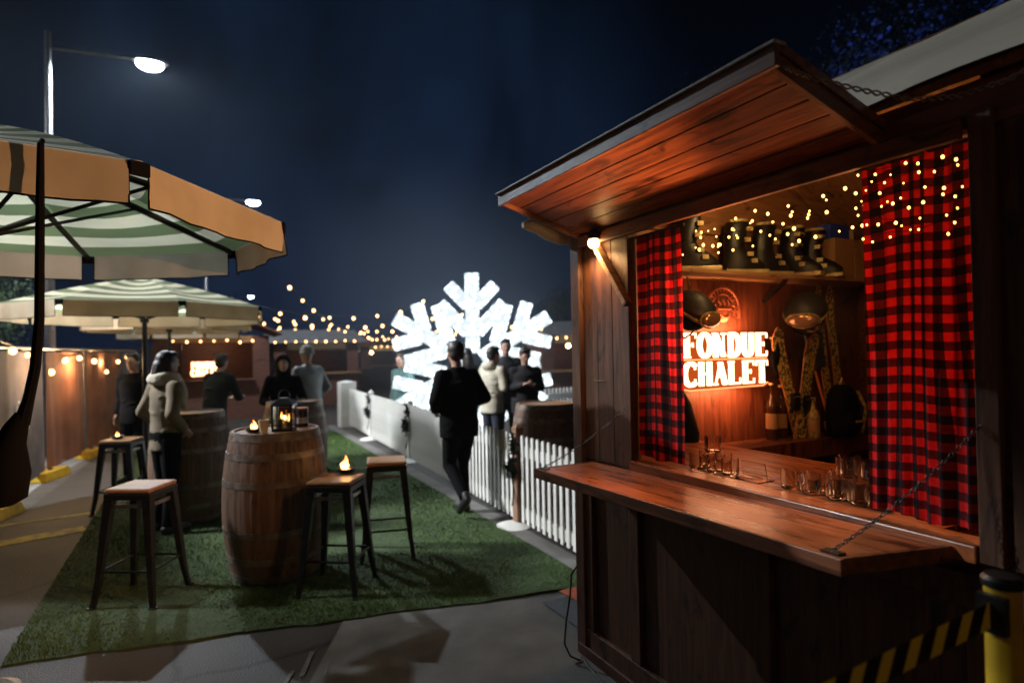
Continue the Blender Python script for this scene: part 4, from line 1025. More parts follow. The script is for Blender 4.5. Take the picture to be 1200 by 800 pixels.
# bag on a long strap hanging from the near umbrella
HB = thing('hanging_bag', 'slack black bag hanging on a long strap from the near umbrella', 'bag', (-.37, 1.93, 1.2))
HB.matrix_basis = Matrix.Translation((-.507, 2.46, 1.10)) @ Matrix.Scale(1.3, 4)
g = MB(); pts = [(.022, .02, .985), (.022, .0, .97), (.02, 0, .80), (.017, 0, .52), (.008, 0, .40), (-.006, 0, .32), (-.02, 0, .26)]
g.tube(pts, [.006, .008, .010, .011, .012, .013, .018], 8); g.build('strap', M['black'], HB, smooth=True)
g = MB(); g.loft([((-.060, 0, .062), .025, .03), ((-.060, 0, .078), .052, .038), ((-.055, .005, .14), .054, .042), ((-.046, 0, .21), .036, .032), ((-.03, 0, .26), .026, .022), ((-.02, 0, .29), .013, .012)], 18); bo = g.build('bag_body', M['black'], HB, smooth=True)

# ------------------------------------------------------------------ picket fence
FP = [Vector((2.56, 2.95, 0)), Vector((2.62, 5.0, 0)), Vector((2.735, 8.72, 0)), Vector((2.80, 11.35, 0)), Vector((2.86, 13.5, 0))]
PK = None
def picket_panel(a, b, label, h=.86, group='white picket fence panels'):
    global PK
    d = b-a; L = d.length; rz = math.atan2(d.y, d.x)
    t = thing('picket_fence', label, 'fence', a, rz, group)
    g = MB(); g.box((.0, -.022, .66), (L, .010, .755)); g.build('rail', M['white'], t, bevel=.004)
    g = MB(); g.box((.0, -.022, .085), (L, .010, .185)); g.build('rail', M['white'], t, bevel=.004)
    n = int(L/.098)
    for i in range(n):
        x = (i+.5)*L/n
        if PK is None:
            g = MB(); w = .023; z1 = h-.02
            g._add([(-w, .0105, .06), (w, .0105, .06), (w, .0285, .06), (-w, .0285, .06), (-w, .0105, z1), (w, .0105, z1), (w, .0285, z1), (-w, .0285, z1), (-w*.5, .0105, h), (w*.5, .0105, h), (w*.5, .0285, h), (-w*.5, .0285, h)],
                   [(0,3,2,1),(0,1,5,4),(1,2,6,5),(2,3,7,6),(3,0,4,7),(4,5,9,8),(5,6,10,9),(6,7,11,10),(7,4,8,11),(8,9,10,11)])
            PK = g.build('picket', M['white'], t, bevel=.003); o = PK
        else:
            o = PK.copy(); COL.objects.link(o); o.parent = t
        o.location = (x, 0, 0)
    return t
def nud(a, b, s=.07):
    d = (b-a).normalized(); return a+d*s, b-d*s
labs = ['white picket fence panel nearest the chalet', 'white picket fence panel behind the walking man in black', 'white picket fence panel third along, between the two garlanded posts', 'farthest white picket fence panel ending at the broad white post']
for i in range(4): picket_panel(*nud(FP[i], FP[i+1]), labs[i])
picket_panel(Vector((5.9, 10.3, 0)), Vector((8.4, 10.75, 0)), 'brightly lit white picket fence beside the snowflake, behind the barrel', 1.0)
def fpost(label, p, m, group, wide=.07, foot=True, h=.9):
    t = thing('fence_post', label, 'post', p, R(2), group)
    g = MB(); g.box((-wide/2, -wide/2, .01), (wide/2, wide/2, h)); g._add([(-wide/2,-wide/2,h+.001),(wide/2,-wide/2,h+.001),(wide/2,wide/2,h+.001),(-wide/2,wide/2,h+.001),(0,0,h+.04)], [(0,1,4),(1,2,4),(2,3,4),(3,0,4)]); g.build('shaft', m, t, bevel=.004)
    if foot:
        g = MB(); g.lathe([(.17, 0), (.17, .012), (.12, .03), (.06, .045)], (-.06, 0, .0), 20); g.build('foot', M['white'], t, smooth=True)
    return t
def garland(label, p, h, seed):
    rs = random.Random(seed); t = thing('leaf_garland', label, 'garland', p, 0, 'dark leaf garlands on the fence posts')
    pts = [(-.05+.03*math.sin(i*1.3), .04*math.cos(i*1.1), h-.06-.085*i) for i in range(9)]
    g = MB(); g.tube(pts, .008, 6); g.build('stem', M['black'], t, smooth=True)
    g = MB()
    for k in range(330):
        q = rs.random(); c = [.18, .5, .52][k % 3]+rs.gauss(0, .06); i = min(7, max(0, int(c*8))); b = Vector(pts[i]).lerp(Vector(pts[i+1]), c*8-i if 0 < c*8-i < 1 else .5)
        d = Vector((rs.gauss(0, 1), rs.gauss(0, 1), rs.gauss(0, .8))).normalized(); l = rs.uniform(.03, .09); s_ = d.cross(Vector((rs.random(), rs.random(), rs.random()))).normalized()*rs.uniform(.008, .018)
        g._add([b, b+d*l*.5+s_, b+d*l, b+d*l*.5-s_], [(0, 1, 2, 3)])
    g.build('leaves', M['leafg'], t)
pw = wood('fence_post_wood', (.30, .17, .10), (.18, .10, .06), 'Z', .7)
fpost('wooden fence post on a white foot, nearest the chalet', FP[1]+Vector((-.01, 0, 0)), pw, 'garlanded fence posts', .085, h=.92)
fpost('wooden fence post in the middle of the fence, left of the walking man', FP[2], M['white'], 'garlanded fence posts', .08)
fpost('fence post farther along the fence with a dark garland', FP[3], M['white'], 'garlanded fence posts', .08)
fpost('broad white end post at the far end of the picket fence', FP[4]+Vector((-.05, .1, 0)), M['white'], None, .34, False, 1.0)
garland('dark leafy garland on the nearest fence post', FP[1]+Vector((-.03, -.02, .0)), .95, 1)
garland('dark leafy garland on the middle fence post', FP[2]+Vector((-.02, -.02, .0)), .95, 2)
garland('dark leafy garland on the far fence post', FP[3]+Vector((-.02, -.02, .0)), .95, 3)

# ------------------------------------------------------------------ snowflake
SN = thing('snowflake_light', 'giant glowing white snowflake of light tubes standing beyond the fence', 'light sculpture', (4.03, 9.3, 0), R(-23))
RS = 1.50; ZC = 1.46
def sbar(name, segs, w, r=.0):
    g = MB()
    for a, b in segs:
        g.bar((a[0], 0, a[1]), (b[0], 0, b[1]), .16, w, (0, 1, 0))
    return g
led_dots = None
for k in range(6):
    an = R(90+60*k); d = Vector((math.cos(an), math.sin(an))); nrm = Vector((-d.y, d.x))
    def pt(u, v): q = d*u*RS+nrm*v*RS; return (q.x, q.y+ZC)
    W = .255
    g = MB()
    for (a, b, w_) in ((pt(.10, 0), pt(.93 if k == 4 else 1.0, 0), W),):
        g.bar((a[0], 0, a[1]), (b[0], 0, b[1]), W*.92, .16, (0, 1, 0)) 
    for s in (-1, 1):
        for u0, u1, v1 in ((.64, .87, .265), (.33, .66, .365)):
            a, b = pt(u0, s*.05), pt(u1, s*v1)
            g.bar((a[0], .004*s+.002, a[1]), (b[0], .004*s+.002, b[1]), W*(.84 if u0 > .5 else .90), .150-.008*s, (0, 1, 0))
    arm = g.build('arm', M['led'], SN, bevel=.02)
g = MB(); g.box((-.9, -.2, 0), (.9, .2, .06)); g.bar((0, .12, .05), (0, .12, 1.2), .06, .06); g.build('stand', M['steel'], SN)

# ------------------------------------------------------------------ hoarding on the left
HL = [(-1.95, 5.6), (-2.03, 7.9), (-2.0, 10.2), (-1.80, 12.1), (-1.52, 13.9), (-1.40, 16.0)]
hm = [M['hoardg'], M['hoardg'], M['hoardo'], M['hoardo'], M['hoardg']]
hl = ['grey cloth hoarding panel nearest the camera, mostly out of the picture', 'grey cloth hoarding panel printed with pale letters', 'rust coloured hoarding panel beyond the lettered one', 'second rust coloured hoarding panel beside the person in black', 'grey hoarding panel at the far end of the row']
for i in range(5):
    a = Vector((*HL[i], 0)); b = Vector((*HL[i+1], 0)); d = b-a; L = d.length; rz = math.atan2(d.y, d.x)
    t = thing('hoarding_panel', hl[i], 'hoarding', a, rz, 'cloth covered hoarding panels')
    H = 1.78
    g = MB(); nu, nv = 40, 8; vs = []
    for j in range(nv+1):
        for q in range(nu+1):
            u = q/nu; v = j/nv; vs.append((.05+(L-.1)*u, -.03+.020*math.sin(u*9+i*2+v*1.5)+.006*math.sin(u*31+v*3), .10+(H-.14)*v))
    g._add(vs, [(j*(nu+1)+q, j*(nu+1)+q+1, (j+1)*(nu+1)+q+1, (j+1)*(nu+1)+q) for j in range(nv) for q in range(nu)])
    cl = g.build('shade_cloth', hm[i], t, smooth=True, autosmooth=False)
    g = MB(); g.tube([(.02, 0, .08), (.02, 0, H)], .02, 8); g.tube([(L-.02, 0, .08), (L-.02, 0, H)], .02, 8); g.tube([(.02, 0, H), (L-.02, 0, H)], .018, 8); g.tube([(.02, 0, .12), (L-.02, 0, .12)], .016, 8); g.build('frame', M['steel'], t, smooth=True)
    if i == 1:
        for txt, z, s_ in (('OBBI', .985, .25), ('US', .785, .25)):
            cu = bpy.data.curves.new('text', 'FONT'); cu.body = txt; cu.size = s_; cu.extrude = .002
            to = bpy.data.objects.new('t', cu); COL.objects.link(to); bpy.context.view_layer.update()
            dg = bpy.context.evaluated_depsgraph_get(); me = bpy.data.meshes.new_from_object(to.evaluated_get(dg)); bpy.data.objects.remove(to)
            xs = [v.co.x for v in me.vertices]
            # panel runs away from the camera on our left; letters read from the turf side
            me.transform(Matrix.Translation((1.42-max(xs), -.068, z)) @ Matrix.Rotation(math.pi/2, 4, 'X'))
            link_mesh('lettering', me, M['print'], t)
    
for i, (x, y) in enumerate(HL[:-1]):
    if i == 0: continue
    t = thing('fence_block', ['', 'yellow fence foot block at the lettered hoarding, nearest of the yellow blocks', 'yellow fence foot block under the first rust panel', 'yellow fence foot block under the second rust panel', 'farthest yellow fence foot block'][i], 'fence foot', (x+.1, y, 0), R(75), 'yellow fence foot blocks')
    g = MB(); g.hexa([(-.32,-.12,.006),(.32,-.12,.006),(.32,.12,.006),(-.32,.12,.006),(-.29,-.09,.13),(.29,-.09,.13),(.29,.09,.13),(-.29,.09,.13)]); g.build('block', M['yellow'], t, bevel=.012)
    g = MB(); g.lathe([(.03, .131), (.03, .15)], (0, 0, 0), 12); g.build('socket', M['plast'], t)

def festoon(label, pts, br=.032, m=None, group='festoon light strings', sub=True):
    t = thing('festoon_lights', label, 'string lights', pts[0], 0, group)
    g = MB(); g.tube(pts, .006, 5); g.build('wire', M['plast'], t, world=True)
    proto = None
    for p in pts[::1]:
        if proto is None:
            mb = MB(); mb.ball((0, 0, -.055), (br, br, br*1.15), 10, 8); o = mb.build('bulb', m or M['festoon'], t, smooth=True); proto = o
            mb = MB(); mb.lathe([(.014, -.025), (.014, 0)], (0, 0, 0), 8); mb.build('socket', M['plast'], o)
        else:
            o = proto.copy(); COL.objects.link(o); o.parent = t
            c = proto.children[0].copy(); COL.objects.link(c); c.parent = o
        o.location = Vector(p)-Vector(pts[0])+Vector((0, 0, random.uniform(-.02, .02))); k_ = random.uniform(.75, 1.2); o.scale = (k_, k_, k_)
    return t
festoon('festoon bulbs looped along the top of the hoarding', [(-1.98, 8.1, 1.86), (-1.97, 8.75, 1.80), (-1.96, 9.35, 1.73), (-1.92, 10.4, 1.50), (-1.86, 11.0, 1.66), (-1.78, 11.6, 1.70), (-1.68, 12.3, 1.66), (-1.58, 12.9, 1.45), (-1.48, 13.6, 1.62), (-1.42, 14.4, 1.70)], .036)
rs = random.Random(8)
# strings crossing the square in the distance (each sags between two high fixings)
def span(a, b, n, sag):
    a = Vector(a); b = Vector(b); return [a.lerp(b, i/(n-1))-Vector((0, 0, sag*4*(i/(n-1))*(1-i/(n-1)))) for i in range(n)]
spans = [((1.0, 14.5, 2.75), (4.6, 13.5, 2.75), 8, .25), ((1.2, 17.0, 2.75), (6.2, 16.0, 2.75), 12, .35), ((1.5, 19.5, 2.85), (7.8, 18.5, 2.75), 14, .45), ((1.8, 22.0, 2.75), (9.2, 21.0, 2.75), 16, .5),
         ((2.0, 24.5, 2.75), (10.5, 23.5, 2.7), 18, .5), ((2.2, 27.0, 2.75), (12, 26, 2.7), 20, .45), ((1.8, 15, 3.3), (6.8, 28, 2.7), 12, .5), ((4.6, 13.5, 2.9), (12.0, 16, 2.7), 14, .5)]
for i, (a, b, n, s_) in enumerate(spans):
    festoon(['nearest', 'second', 'third', 'fourth', 'fifth', 'sixth and farthest', 'lengthwise slanting', 'right hand'][i]+' festoon string '+['crossing the square above the path', 'crossing the square behind the nearest', 'crossing the square from the far umbrella', 'crossing the square in the middle distance', 'crossing the square before the kiosks', 'crossing the square over the far kiosks', 'running away from the umbrellas', 'passing behind the snowflake'][i], span(a, b, n, s_), .034)

festoon('unseen festoon string added behind the camera for warm fill light', span((-2.5, -2.2, 2.7), (3.5, -2.6, 2.7), 9, .25))
for x_ in (-1.2, 1.2): light('added_warm_fill', 'POINT', (x_, -2.4, 2.35), 9, (1., .62, .32), .08)  # unseen fill lights, added to warm the barrier and near surfaces
# ------------------------------------------------------------------ street lamps
def street_lamp(label, base, h, arm, power, head=True, group='tall street lamps'):
    t = thing('street_lamp', label, 'street lamp', base, 0, group)
    g = MB(); g.tube([(0, 0, 0), (0, 0, h*.5), (0, 0, h+.25)], [.085, .07, .05], 12); g.build('pole', M['steel'], t, smooth=True)
    g = MB(); g.tube([(0, 0, h-.02), (arm*.5, 0, h+.02), (arm-.25, 0, h+.05)], .028, 8); g.build('arm', M['steel'], t, smooth=True)
    hd = MB(); hd.loft([((arm, 0, h+.02), .30, .13), ((arm, 0, h+.06), .30, .13), ((arm, 0, h+.11), .20, .08)], 20); hd = hd.build('lamp_head', M['steel'], t, smooth=True)
    g = MB(); g.ball((arm, 0, h-.01), (.22, .13, .12), 16, 8); g.build('lens', M['lamp'], hd, smooth=True)
    if power:
        light('street_lamp_light', 'SPOT', (base[0]+arm, base[1], h-.08), power, (.80, .90, 1.), .12, spot=172).data.spot_blend = .22
    return t
street_lamp('tall street lamp with bright white head above the near umbrella', (-2.35, 12.65, 0), 7.0, 1.5, 9000)
street_lamp('street lamp farther off above the umbrella edge', (.05, 22.7, 0), 7.0, 1.5, 1200)
street_lamp('distant street lamp above the second umbrella', (2.2, 60, 0), 7.0, 1.6, 0)
FL = street_lamp('unseen floodlight mast added beyond the hoarding to light fence and turf', (-11.0, 10.5, 0), 9.5, 1.5, 0)
fl_ = light('added_fill_beam', 'SPOT', (-9.5, 10.5, 9.35), 19000, (.92, .95, 1.), .9, spot=44)  # unseen fill, its cone shaped for fence and turf but not the chalet
fl_.rotation_euler = (Vector((2.2, 8.8, 0))-Vector((-9.5, 10.5, 9.35))).to_track_quat('-Z', 'Y').to_euler(); fl_.data.spot_blend = .65
f2_ = light('added_fill_beam', 'SPOT', (-9.5, 10.3, 9.35), 6500, (.85, .95, 1.), .10, spot=10.5)  # second unseen fill, a narrow beam added for the near umbrella top
f2_.rotation_euler = (Vector((-1.15, 3.95, 2.55))-Vector((-9.5, 10.3, 9.35))).to_track_quat('-Z', 'Y').to_euler(); f2_.data.spot_blend = .4

# ------------------------------------------------------------------ far chalet and kiosks
FC = thing('market_chalet', 'far red brown market chalet with a glowing sign behind the umbrellas', 'chalet', (.25, 17.4, 0))
g = MB(); 
for x0, x1, z0, z1 in ((-1.15, 1.5, 0, 1.0), (-1.15, -.75, 1.0, 2.15), (1.1, 1.5, 1.0, 2.15)): g.box((x0, 16.9, z0), (x1, 16.96, z1))
g.box((-1.15, 16.961, 0), (-1.09, 18.6, 2.15)); g.box((1.44, 16.961, 0), (1.5, 18.6, 2.15)); g.box((-1.09, 18.54, 0), (1.44, 18.6, 2.15))
g.build('wall', M['kiosk'], FC, world=True)
g = MB(); slope(g, -1.45, 2.15, .18, 2.85, 16.6, 18.8, .05); slope(g, 1.8, 2.15, .18, 2.85, 16.6, 18.8, .05); g.build('roof', M['kiosk'], FC, world=True)
g = MB(); g.box((-.8, 16.62, 1.0), (1.15, 16.9, 1.04)); g.build('counter', M['kiosk'], FC, world=True)
g = MB(); g.box((-.75, 16.93, 1.98), (1.10, 16.95, 2.148)); g.build('valance_board', M['brace'], FC, world=True)
fs_ = thing('neon_sign', 'small far glowing sign inside the red brown chalet behind the umbrellas', 'neon sign', (0, 16.98, 1.2))
g = MB(); g.box((-.36, 17.03, 1.1), (.36, 17.045, 1.52)); g.build('backing_board', M['intdark'], fs_, world=True)
neon_word('FONDUE', -.32, .32, 1.33, 1.48, 17.0, fs_, thick=.013, thin=.009)
neon_word('CHALET', -.32, .32, 1.14, 1.29, 17.0, fs_, thick=.013, thin=.009)
festoon('row of warm bulbs under the far chalet eave', [(-.7+.3*i, 16.85, 2.07-.03*(i % 2)) for i in range(7)], .025, group='kiosk bulb rows')

def kiosk(label, loc, w, d, h, roofm, rz=0.):
    t = thing('market_kiosk', label, 'kiosk', loc, rz, 'distant market kiosks')
    g = MB(); g.box((-w/2, -d/2, 0), (w/2, -d/2+.06, 1.0)); g.box((-w/2, -d/2, 1.0), (-w/2+.35, -d/2+.06, h)); g.box((w/2-.35, -d/2, 1.0), (w/2, -d/2+.06, h)); g.box((-w/2, -d/2+.061, 0), (-w/2+.06, d/2, h)); g.box((w/2-.06, -d/2+.061, 0), (w/2, d/2, h)); g.box((-w/2+.06, d/2-.06, 0), (w/2-.06, d/2, h)); g.build('wall', M['kiosk'], t)
    g = MB(); v = [(-w/2-.3, -d/2-.4, h), (w/2+.3, -d/2-.4, h), (w/2+.3, d/2+.2, h), (-w/2-.3, d/2+.2, h), (-w/2-.1, 0, h+.45), (w/2+.1, 0, h+.45)]
    g._add(v, [(0, 1, 5, 4), (2, 3, 4, 5), (1, 2, 5), (3, 0, 4), (3, 2, 1, 0)]); g.build('roof', roofm, t)
    g = MB(); g.box((-w/2-.05, -d/2-.28, 1.0), (w/2+.05, -d/2, 1.05)); g.build('counter', M['brace'], t)
    g = MB(); g.box((-w/2+.4, -d/2+.02, h-.22), (w/2-.4, -d/2+.04, h-.02)); g.build('sign_board', M['cup'], t)
    g = MB(); g.ball((0, 0, h-.3), .07); g.build('lamp', M['warmlamp'], t)
    return t
kiosk('small warm lit kiosk far behind the fence, left of the snowflake', (7.2, 29, 0), 2.6, 2.2, 1.95, M['kiosk'])
kiosk('brown kiosk with pale roof right of the snowflake', (9.9, 15.5, 0), 2.2, 2.0, 2.05, M['roofp'], R(-15))
kiosk('pale roofed kiosk behind the person in the pale jacket', (3.2, 21, 0), 2.6, 2.2, 2.0, M['roofp'])
kiosk('dark kiosk between the umbrellas and the snowflake, far back', (4.8, 25.5, 0), 2.4, 2.2, 1.9, M['kiosk'])
festoon('row of warm bulbs along the right kiosk roof', [(8.4+.26*i, 14.2-.07*i, 2.02) for i in range(10)], .026, group='kiosk bulb rows')
festoon('row of warm bulbs along the roof of the small far kiosk', [(5.9+.28*i, 27.5, 1.98) for i in range(10)], .035, group='kiosk bulb rows')
festoon('row of warm bulbs on the pale roofed kiosk', [(1.9+.3*i, 19.5, 2.08) for i in range(9)], .03, group='kiosk bulb rows')
# dark low hoarding across the far side of the square
g = MB(); g.box((-14, 33, 0), (40, 33.1, 2.1)); 
for i in range(28): g.box((-14+2*i-.04, 32.9, 0), (-14+2*i+.04, 32.99, 2.15))
o = g.build('boundary_wall', mat('dark_blue_boards', (.035, .038, .060), .7, (.02, .022, .036), 2)); tag(o, 'long dark boundary wall across the far side of the square', 'wall')

# ------------------------------------------------------------------ trees
def tree(label, loc, h, cr_, seed, nleaf, group, m=None):
    rs = random.Random(seed); t = thing('tree', label, 'tree', loc, 0, group)
    g = MB(); th = h*.42
    g.tube([(0, 0, -.05), (.05, 0, th*.5), (.1, .05, th), (.12, .05, h*.75)], [.17, .13, .10, .04], 10); tips = []
    for k in range(9):
        a = k*2.4+rs.uniform(-.3, .3); z0 = th*rs.uniform(.7, 1.2); l = cr_*rs.uniform(.5, .95); e_ = (math.cos(a)*l, math.sin(a)*l, z0+l*rs.uniform(.4, 1.1))
        g.tube([(.07, .02, z0), (e_[0]*.45, e_[1]*.45, z0+(e_[2]-z0)*.6), e_], [.06, .035, .012], 6); tips.append(e_)
    g.build('trunk', M['bark'], t, smooth=True)
    g = MB(); lobes = [(Vector(p), cr_*rs.uniform(.3, .5)) for p in tips]+[(Vector((rs.gauss(0, cr_*.35), rs.gauss(0, cr_*.35), h*rs.uniform(.6, .95))), cr_*rs.uniform(.3, .48)) for _ in range(9)]
    for k in range(nleaf):
        c, r = lobes[rs.randrange(len(lobes))]; d = Vector((rs.gauss(0, 1), rs.gauss(0, 1), rs.gauss(0, .8))).normalized()
        p = c+d*r*(rs.random()**.45)*rs.uniform(.8, 1.15); l = rs.uniform(.05, .11); f = Vector((rs.gauss(0, 1), rs.gauss(0, 1), rs.gauss(0, 1)-.4)).normalized(); s_ = f.cross(d+Vector((.01, 0, 0))).normalized()*l*.35
        g._add([p, p+f*l*.5+s_, p+f*l, p+f*l*.5-s_], [(0, 1, 2, 3)])
    g.build('crown', m or M['leaf'], t)
tree('dark leafy tree behind the hoarding under the near umbrella', (-5.2, 15.6, 0), 4.4, 1.8, 1, 9000, 'trees around the square')
tree('dark tree farther back behind the hoarding, left of the far chalet', (-5.6, 18.5, 0), 4.0, 1.9, 2, 7000, 'trees around the square')
tree('tree lit blue from below, rising behind the chalet roof at the upper right', (10.6, 5.6, 0), 8.2, 2.3, 3, 16000, 'trees around the square')
tree('tall dim tree behind the chalet awning, left of the blue lit one', (9.6, 9.2, 0), 7.6, 2.3, 4, 12000, 'trees around the square')
tree('distant tree beyond the kiosks right of the snowflake', (16.5, 27, 0), 5.0, 2.0, 5, 6000, 'trees around the square')
BL = thing('floodlight', 'small blue floodlight at the foot of the tree behind the chalet', 'floodlight', (9.6, 4.8, 0))
g = MB(); g.box((-.1, -.06, .1), (.1, .06, .26)); g.bar((0, 0, 0), (0, 0, .1), .04, .04); g.build('housing', M['plast'], BL)
g = MB(); g.box((-.085, -.05, .261), (.085, .05, .265)); g.build('lens', M['bluelamp'], BL)
light('blue_flood', 'SPOT', (9.6, 4.8, .3), 2600, (.06, .10, 1.), .08, spot=70, rot=(R(170), R(12), 0))

# ------------------------------------------------------------------ people
def hand_shapes(g, w_, d, side, curl=.5):
    """palm + five fingers from wrist w_, along unit d; side: palm normal helper"""
    d = d.normalized(); n = (side-d*side.dot(d)).normalized(); x = d.cross(n).normalized()
    palm = w_+d*.05
    rot = Matrix((x, d, n)).transposed()
    g.ball(palm, (.040, .054, .017), 12, 8, rot)
    for i, (o, L) in enumerate(((-.028, .062), (-.010, .074), (.009, .070), (.027, .055))):
        b = palm+x*o+d*.038; m1 = b+(d*math.cos(curl*.6)+n*math.sin(curl*.6))*L*.45; m2 = m1+(d*math.cos(curl*1.5)+n*math.sin(curl*1.5))*L*.33; m3 = m2+(d*math.cos(curl*2.2)+n*math.sin(curl*2.2))*L*.25
        g.capsules([b, m1, m2, m3], [.0098, .0092, .0086, .0078], 8)
    b = palm-x*.030-d*.020; m1 = b-x*.022+d*.024+n*.012; m2 = m1-x*.008+d*.026+n*.012
    g.capsules([b, m1, m2], [.012, .0105, .009], 8)

POSES = {
 # joint tables, metres, figure 1.75 m tall facing +Y.  s=-1 left, +1 right
 'stand': dict(hip=.93, arms={-1: ((-.225, -.03, 1.17), (-.235, .04, .92)), 1: ((.225, -.03, 1.17), (.235, .04, .92))}, legs={-1: ((-.10, .02, .50), (-.115, -.02, .08)), 1: ((.10, .02, .50), (.12, -.02, .08))}, lean=0),
 'walk': dict(hip=.92, arms={-1: ((-.30, -.06, 1.18), (-.19, .15, 1.06)), 1: ((.30, -.06, 1.18), (.18, .15, 1.08))}, legs={-1: ((-.09, .06, .50), (-.10, -.26, .24)), 1: ((.09, .10, .50), (.085, .06, .08))}, lean=.03),
 'phone': dict(hip=.93, arms={-1: ((-.25, .0, 1.17), (-.06, .26, 1.22)), 1: ((.25, .0, 1.17), (.07, .26, 1.24))}, legs={-1: ((-.10, .02, .50), (-.115, -.02, .08)), 1: ((.10, .02, .50), (.12, -.02, .08))}, lean=.02),
 'pocket': dict(hip=.93, arms={-1: ((-.28, -.08, 1.17), (-.20, .09, 1.0)), 1: ((.28, -.08, 1.17), (.20, .09, 1.0))}, legs={-1: ((-.10, .03, .50), (-.125, .0, .08)), 1: ((.10, .0, .50), (.12, -.04, .08))}, lean=0),
 'sit': dict(hip=.83, arms={-1: ((-.26, .10, 1.12), (-.12, .34, 1.12)), 1: ((.26, .10, 1.12), (.10, .36, 1.14))}, legs={-1: ((-.11, .40, .74), (-.10, .33, .32)), 1: ((.11, .41, .73), (.10, .38, .32))}, lean=.05),
 'lean': dict(hip=.92, arms={-1: ((-.28, .12, 1.12), (-.16, .36, 1.09)), 1: ((.28, .12, 1.12), (.14, .38, 1.10))}, legs={-1: ((-.10, .0, .50), (-.115, -.06, .08)), 1: ((.10, .03, .50), (.12, .0, .08))}, lean=.14),
}
def person(label, loc, rz, pose, top, trousers, hair, H=1.75, hood=None, hairlong=False, turn=0., nod=0., hat=None, skirt=.80, girth=1., group=None, scarf=None):
    P = POSES[pose]; k = H/1.75
    t = thing('person', label, 'person', loc, rz, group)
    hz = P['hip']; ln = P['lean']; up = .49
    nb = Vector((0, ln*.9, hz+.56)); sh = hz+.49
    seat = pose == 'sit'
    def S(v): return Vector(v)*1.
    legs = P['legs']; arms = P['arms']
    hd = nb+Vector((0, .03+ln*.2, .165)); 
    Rh = Euler((-nod, 0, turn)).to_matrix()
    def body():
        g = MB()
        g.loft([((0, 0, hz-.06), .145, .105), ((0, 0, hz+.02), .165, .115), ((0, ln*.2, hz+.16), .140, .098), ((0, ln*.5, hz+.32), .160, .110), ((0, ln*.8, hz+.44), .170, .105), ((0, ln*.9, hz+.52), .105, .075), ((0, ln*.9, hz+.55), .06, .06)], 20)
        g.capsules([nb-Vector((0, 0, .06)), nb+Vector((0, .01, .03)), hd-Vector((0, .01, .07))], [.062, .054, .055])
        def hp(v): return hd+Rh@Vector(v)
        g.ball(hd, (.076, .095, .112), 18, 14, Rh); g.ball(hp((0, .020, -.050)), (.058, .072, .066), 14, 10, Rh)
        g.ball(hp((0, .070, -.094)), (.026, .024, .020), 10, 8, Rh)                    # chin
        g.capsules([hp((0, .092, .012)), hp((0, .110, -.022))], [.009, .013], 8)        # nose
        g.ball(hp((0, .086, .030)), (.052, .016, .010), 10, 6, Rh)                      # brow
        for s in (-1, 1):
            g.ball(hp((s*.078, -.006, -.012)), (.010, .018, .030), 8, 8, Rh)            # ears
            sho = Vector((s*.175, ln*.85, sh)); el, wr = Vector(arms[s][0])+Vector((0, ln*.5, hz-.93)), Vector(arms[s][1])+Vector((0, ln*.5, hz-.93 if not seat else 0))
            if seat: el = Vector(arms[s][0])
            g.capsules([Vector((s*.05, ln*.85, sh+.02)), sho, sho.lerp(el, .5), el, el.lerp(wr, .45), wr], [.05, .056, .047, .039, .036, .027])
            hand_shapes(g, wr, (wr-el), Vector((-s, .15, .05)) if pose in ('stand', 'walk', 'pocket') else Vector((-s*.3, .2, .9)), .55 if pose != 'stand' else .35)
            hip = Vector((s*.088, 0, hz-.02)); kn, an = Vector(legs[s][0]), Vector(legs[s][1])
            g.capsules([hip, hip.lerp(kn, .5), kn, kn.lerp(an, .4), an], [.088, .073, .055, .050, .037])
            fd = Vector((0, 1, 0)); 
            if an.z > .15 and pose == 'walk': fd = Vector((0, .62, -.78))
            g.capsules([an-fd*.03-Vector((0, 0, .04)), an+fd*.09-Vector((0, 0, .055 if fd.z == 0 else .03)), an+fd*.16-Vector((0, 0, .06 if fd.z == 0 else .03))], [.032, .03, .022], 8)
        return g
    me = fused(body(), .0095, 3); link_mesh('body', me, M['skin'], t)
    # jacket
    g = MB(); q = 1.16*girth
    z0 = hz-.93+skirt if not seat else hz-.06
    g.loft([((0, 0, z0), .190*girth, .150*girth), ((0, 0, hz+.02), .195*girth, .150*girth), ((0, ln*.2, hz+.16), .180*girth, .138*girth), ((0, ln*.5, hz+.32), .198*girth, .145*girth), ((0, ln*.8, hz+.44), .205*girth, .135*girth), ((0, ln*.9, hz+.525), .125, .095), ((0, ln*.9, hz+.575), .078, .078)], 22)
    for s in (-1, 1):
        sho = Vector((s*.182, ln*.85, sh-.005)); el, wr = Vector(arms[s][0])+Vector((0, ln*.5, hz-.93)), Vector(arms[s][1])+Vector((0, ln*.5, hz-.93 if not seat else 0))
        if seat: el = Vector(arms[s][0])
        cuff = el.lerp(wr, .97)
        g.capsules([Vector((s*.07, ln*.85, sh+.005)), sho, sho.lerp(el, .5)+Vector((.004, .006, 0)), el, el.lerp(wr, .45)], [.066, .078, .068, .062, .054])
        g.tube([el.lerp(wr, .45), cuff], [.054, .043], 14)
    if hood == 'up':
        g.ball(hd+Rh@Vector((0, -.022, .012)), (.108, .112, .135), 16, 12, Rh); g.capsules([nb, nb+Vector((0, 0, .06))], [.105, .11])
    elif hood == 'down':
        g.ball(nb+Vector((0, -.09, .0)), (.12, .075, .07), 14, 8); 
    else:
        g.tube([nb+Vector((.066*math.cos(a), .066*math.sin(a)-.005, .005)) for a in [i*.5236 for i in range(12)]], .022, 8, True)
    # wrinkles: small bulges
    rs = random.Random(int(abs(loc[0]*100+loc[1]*37)))
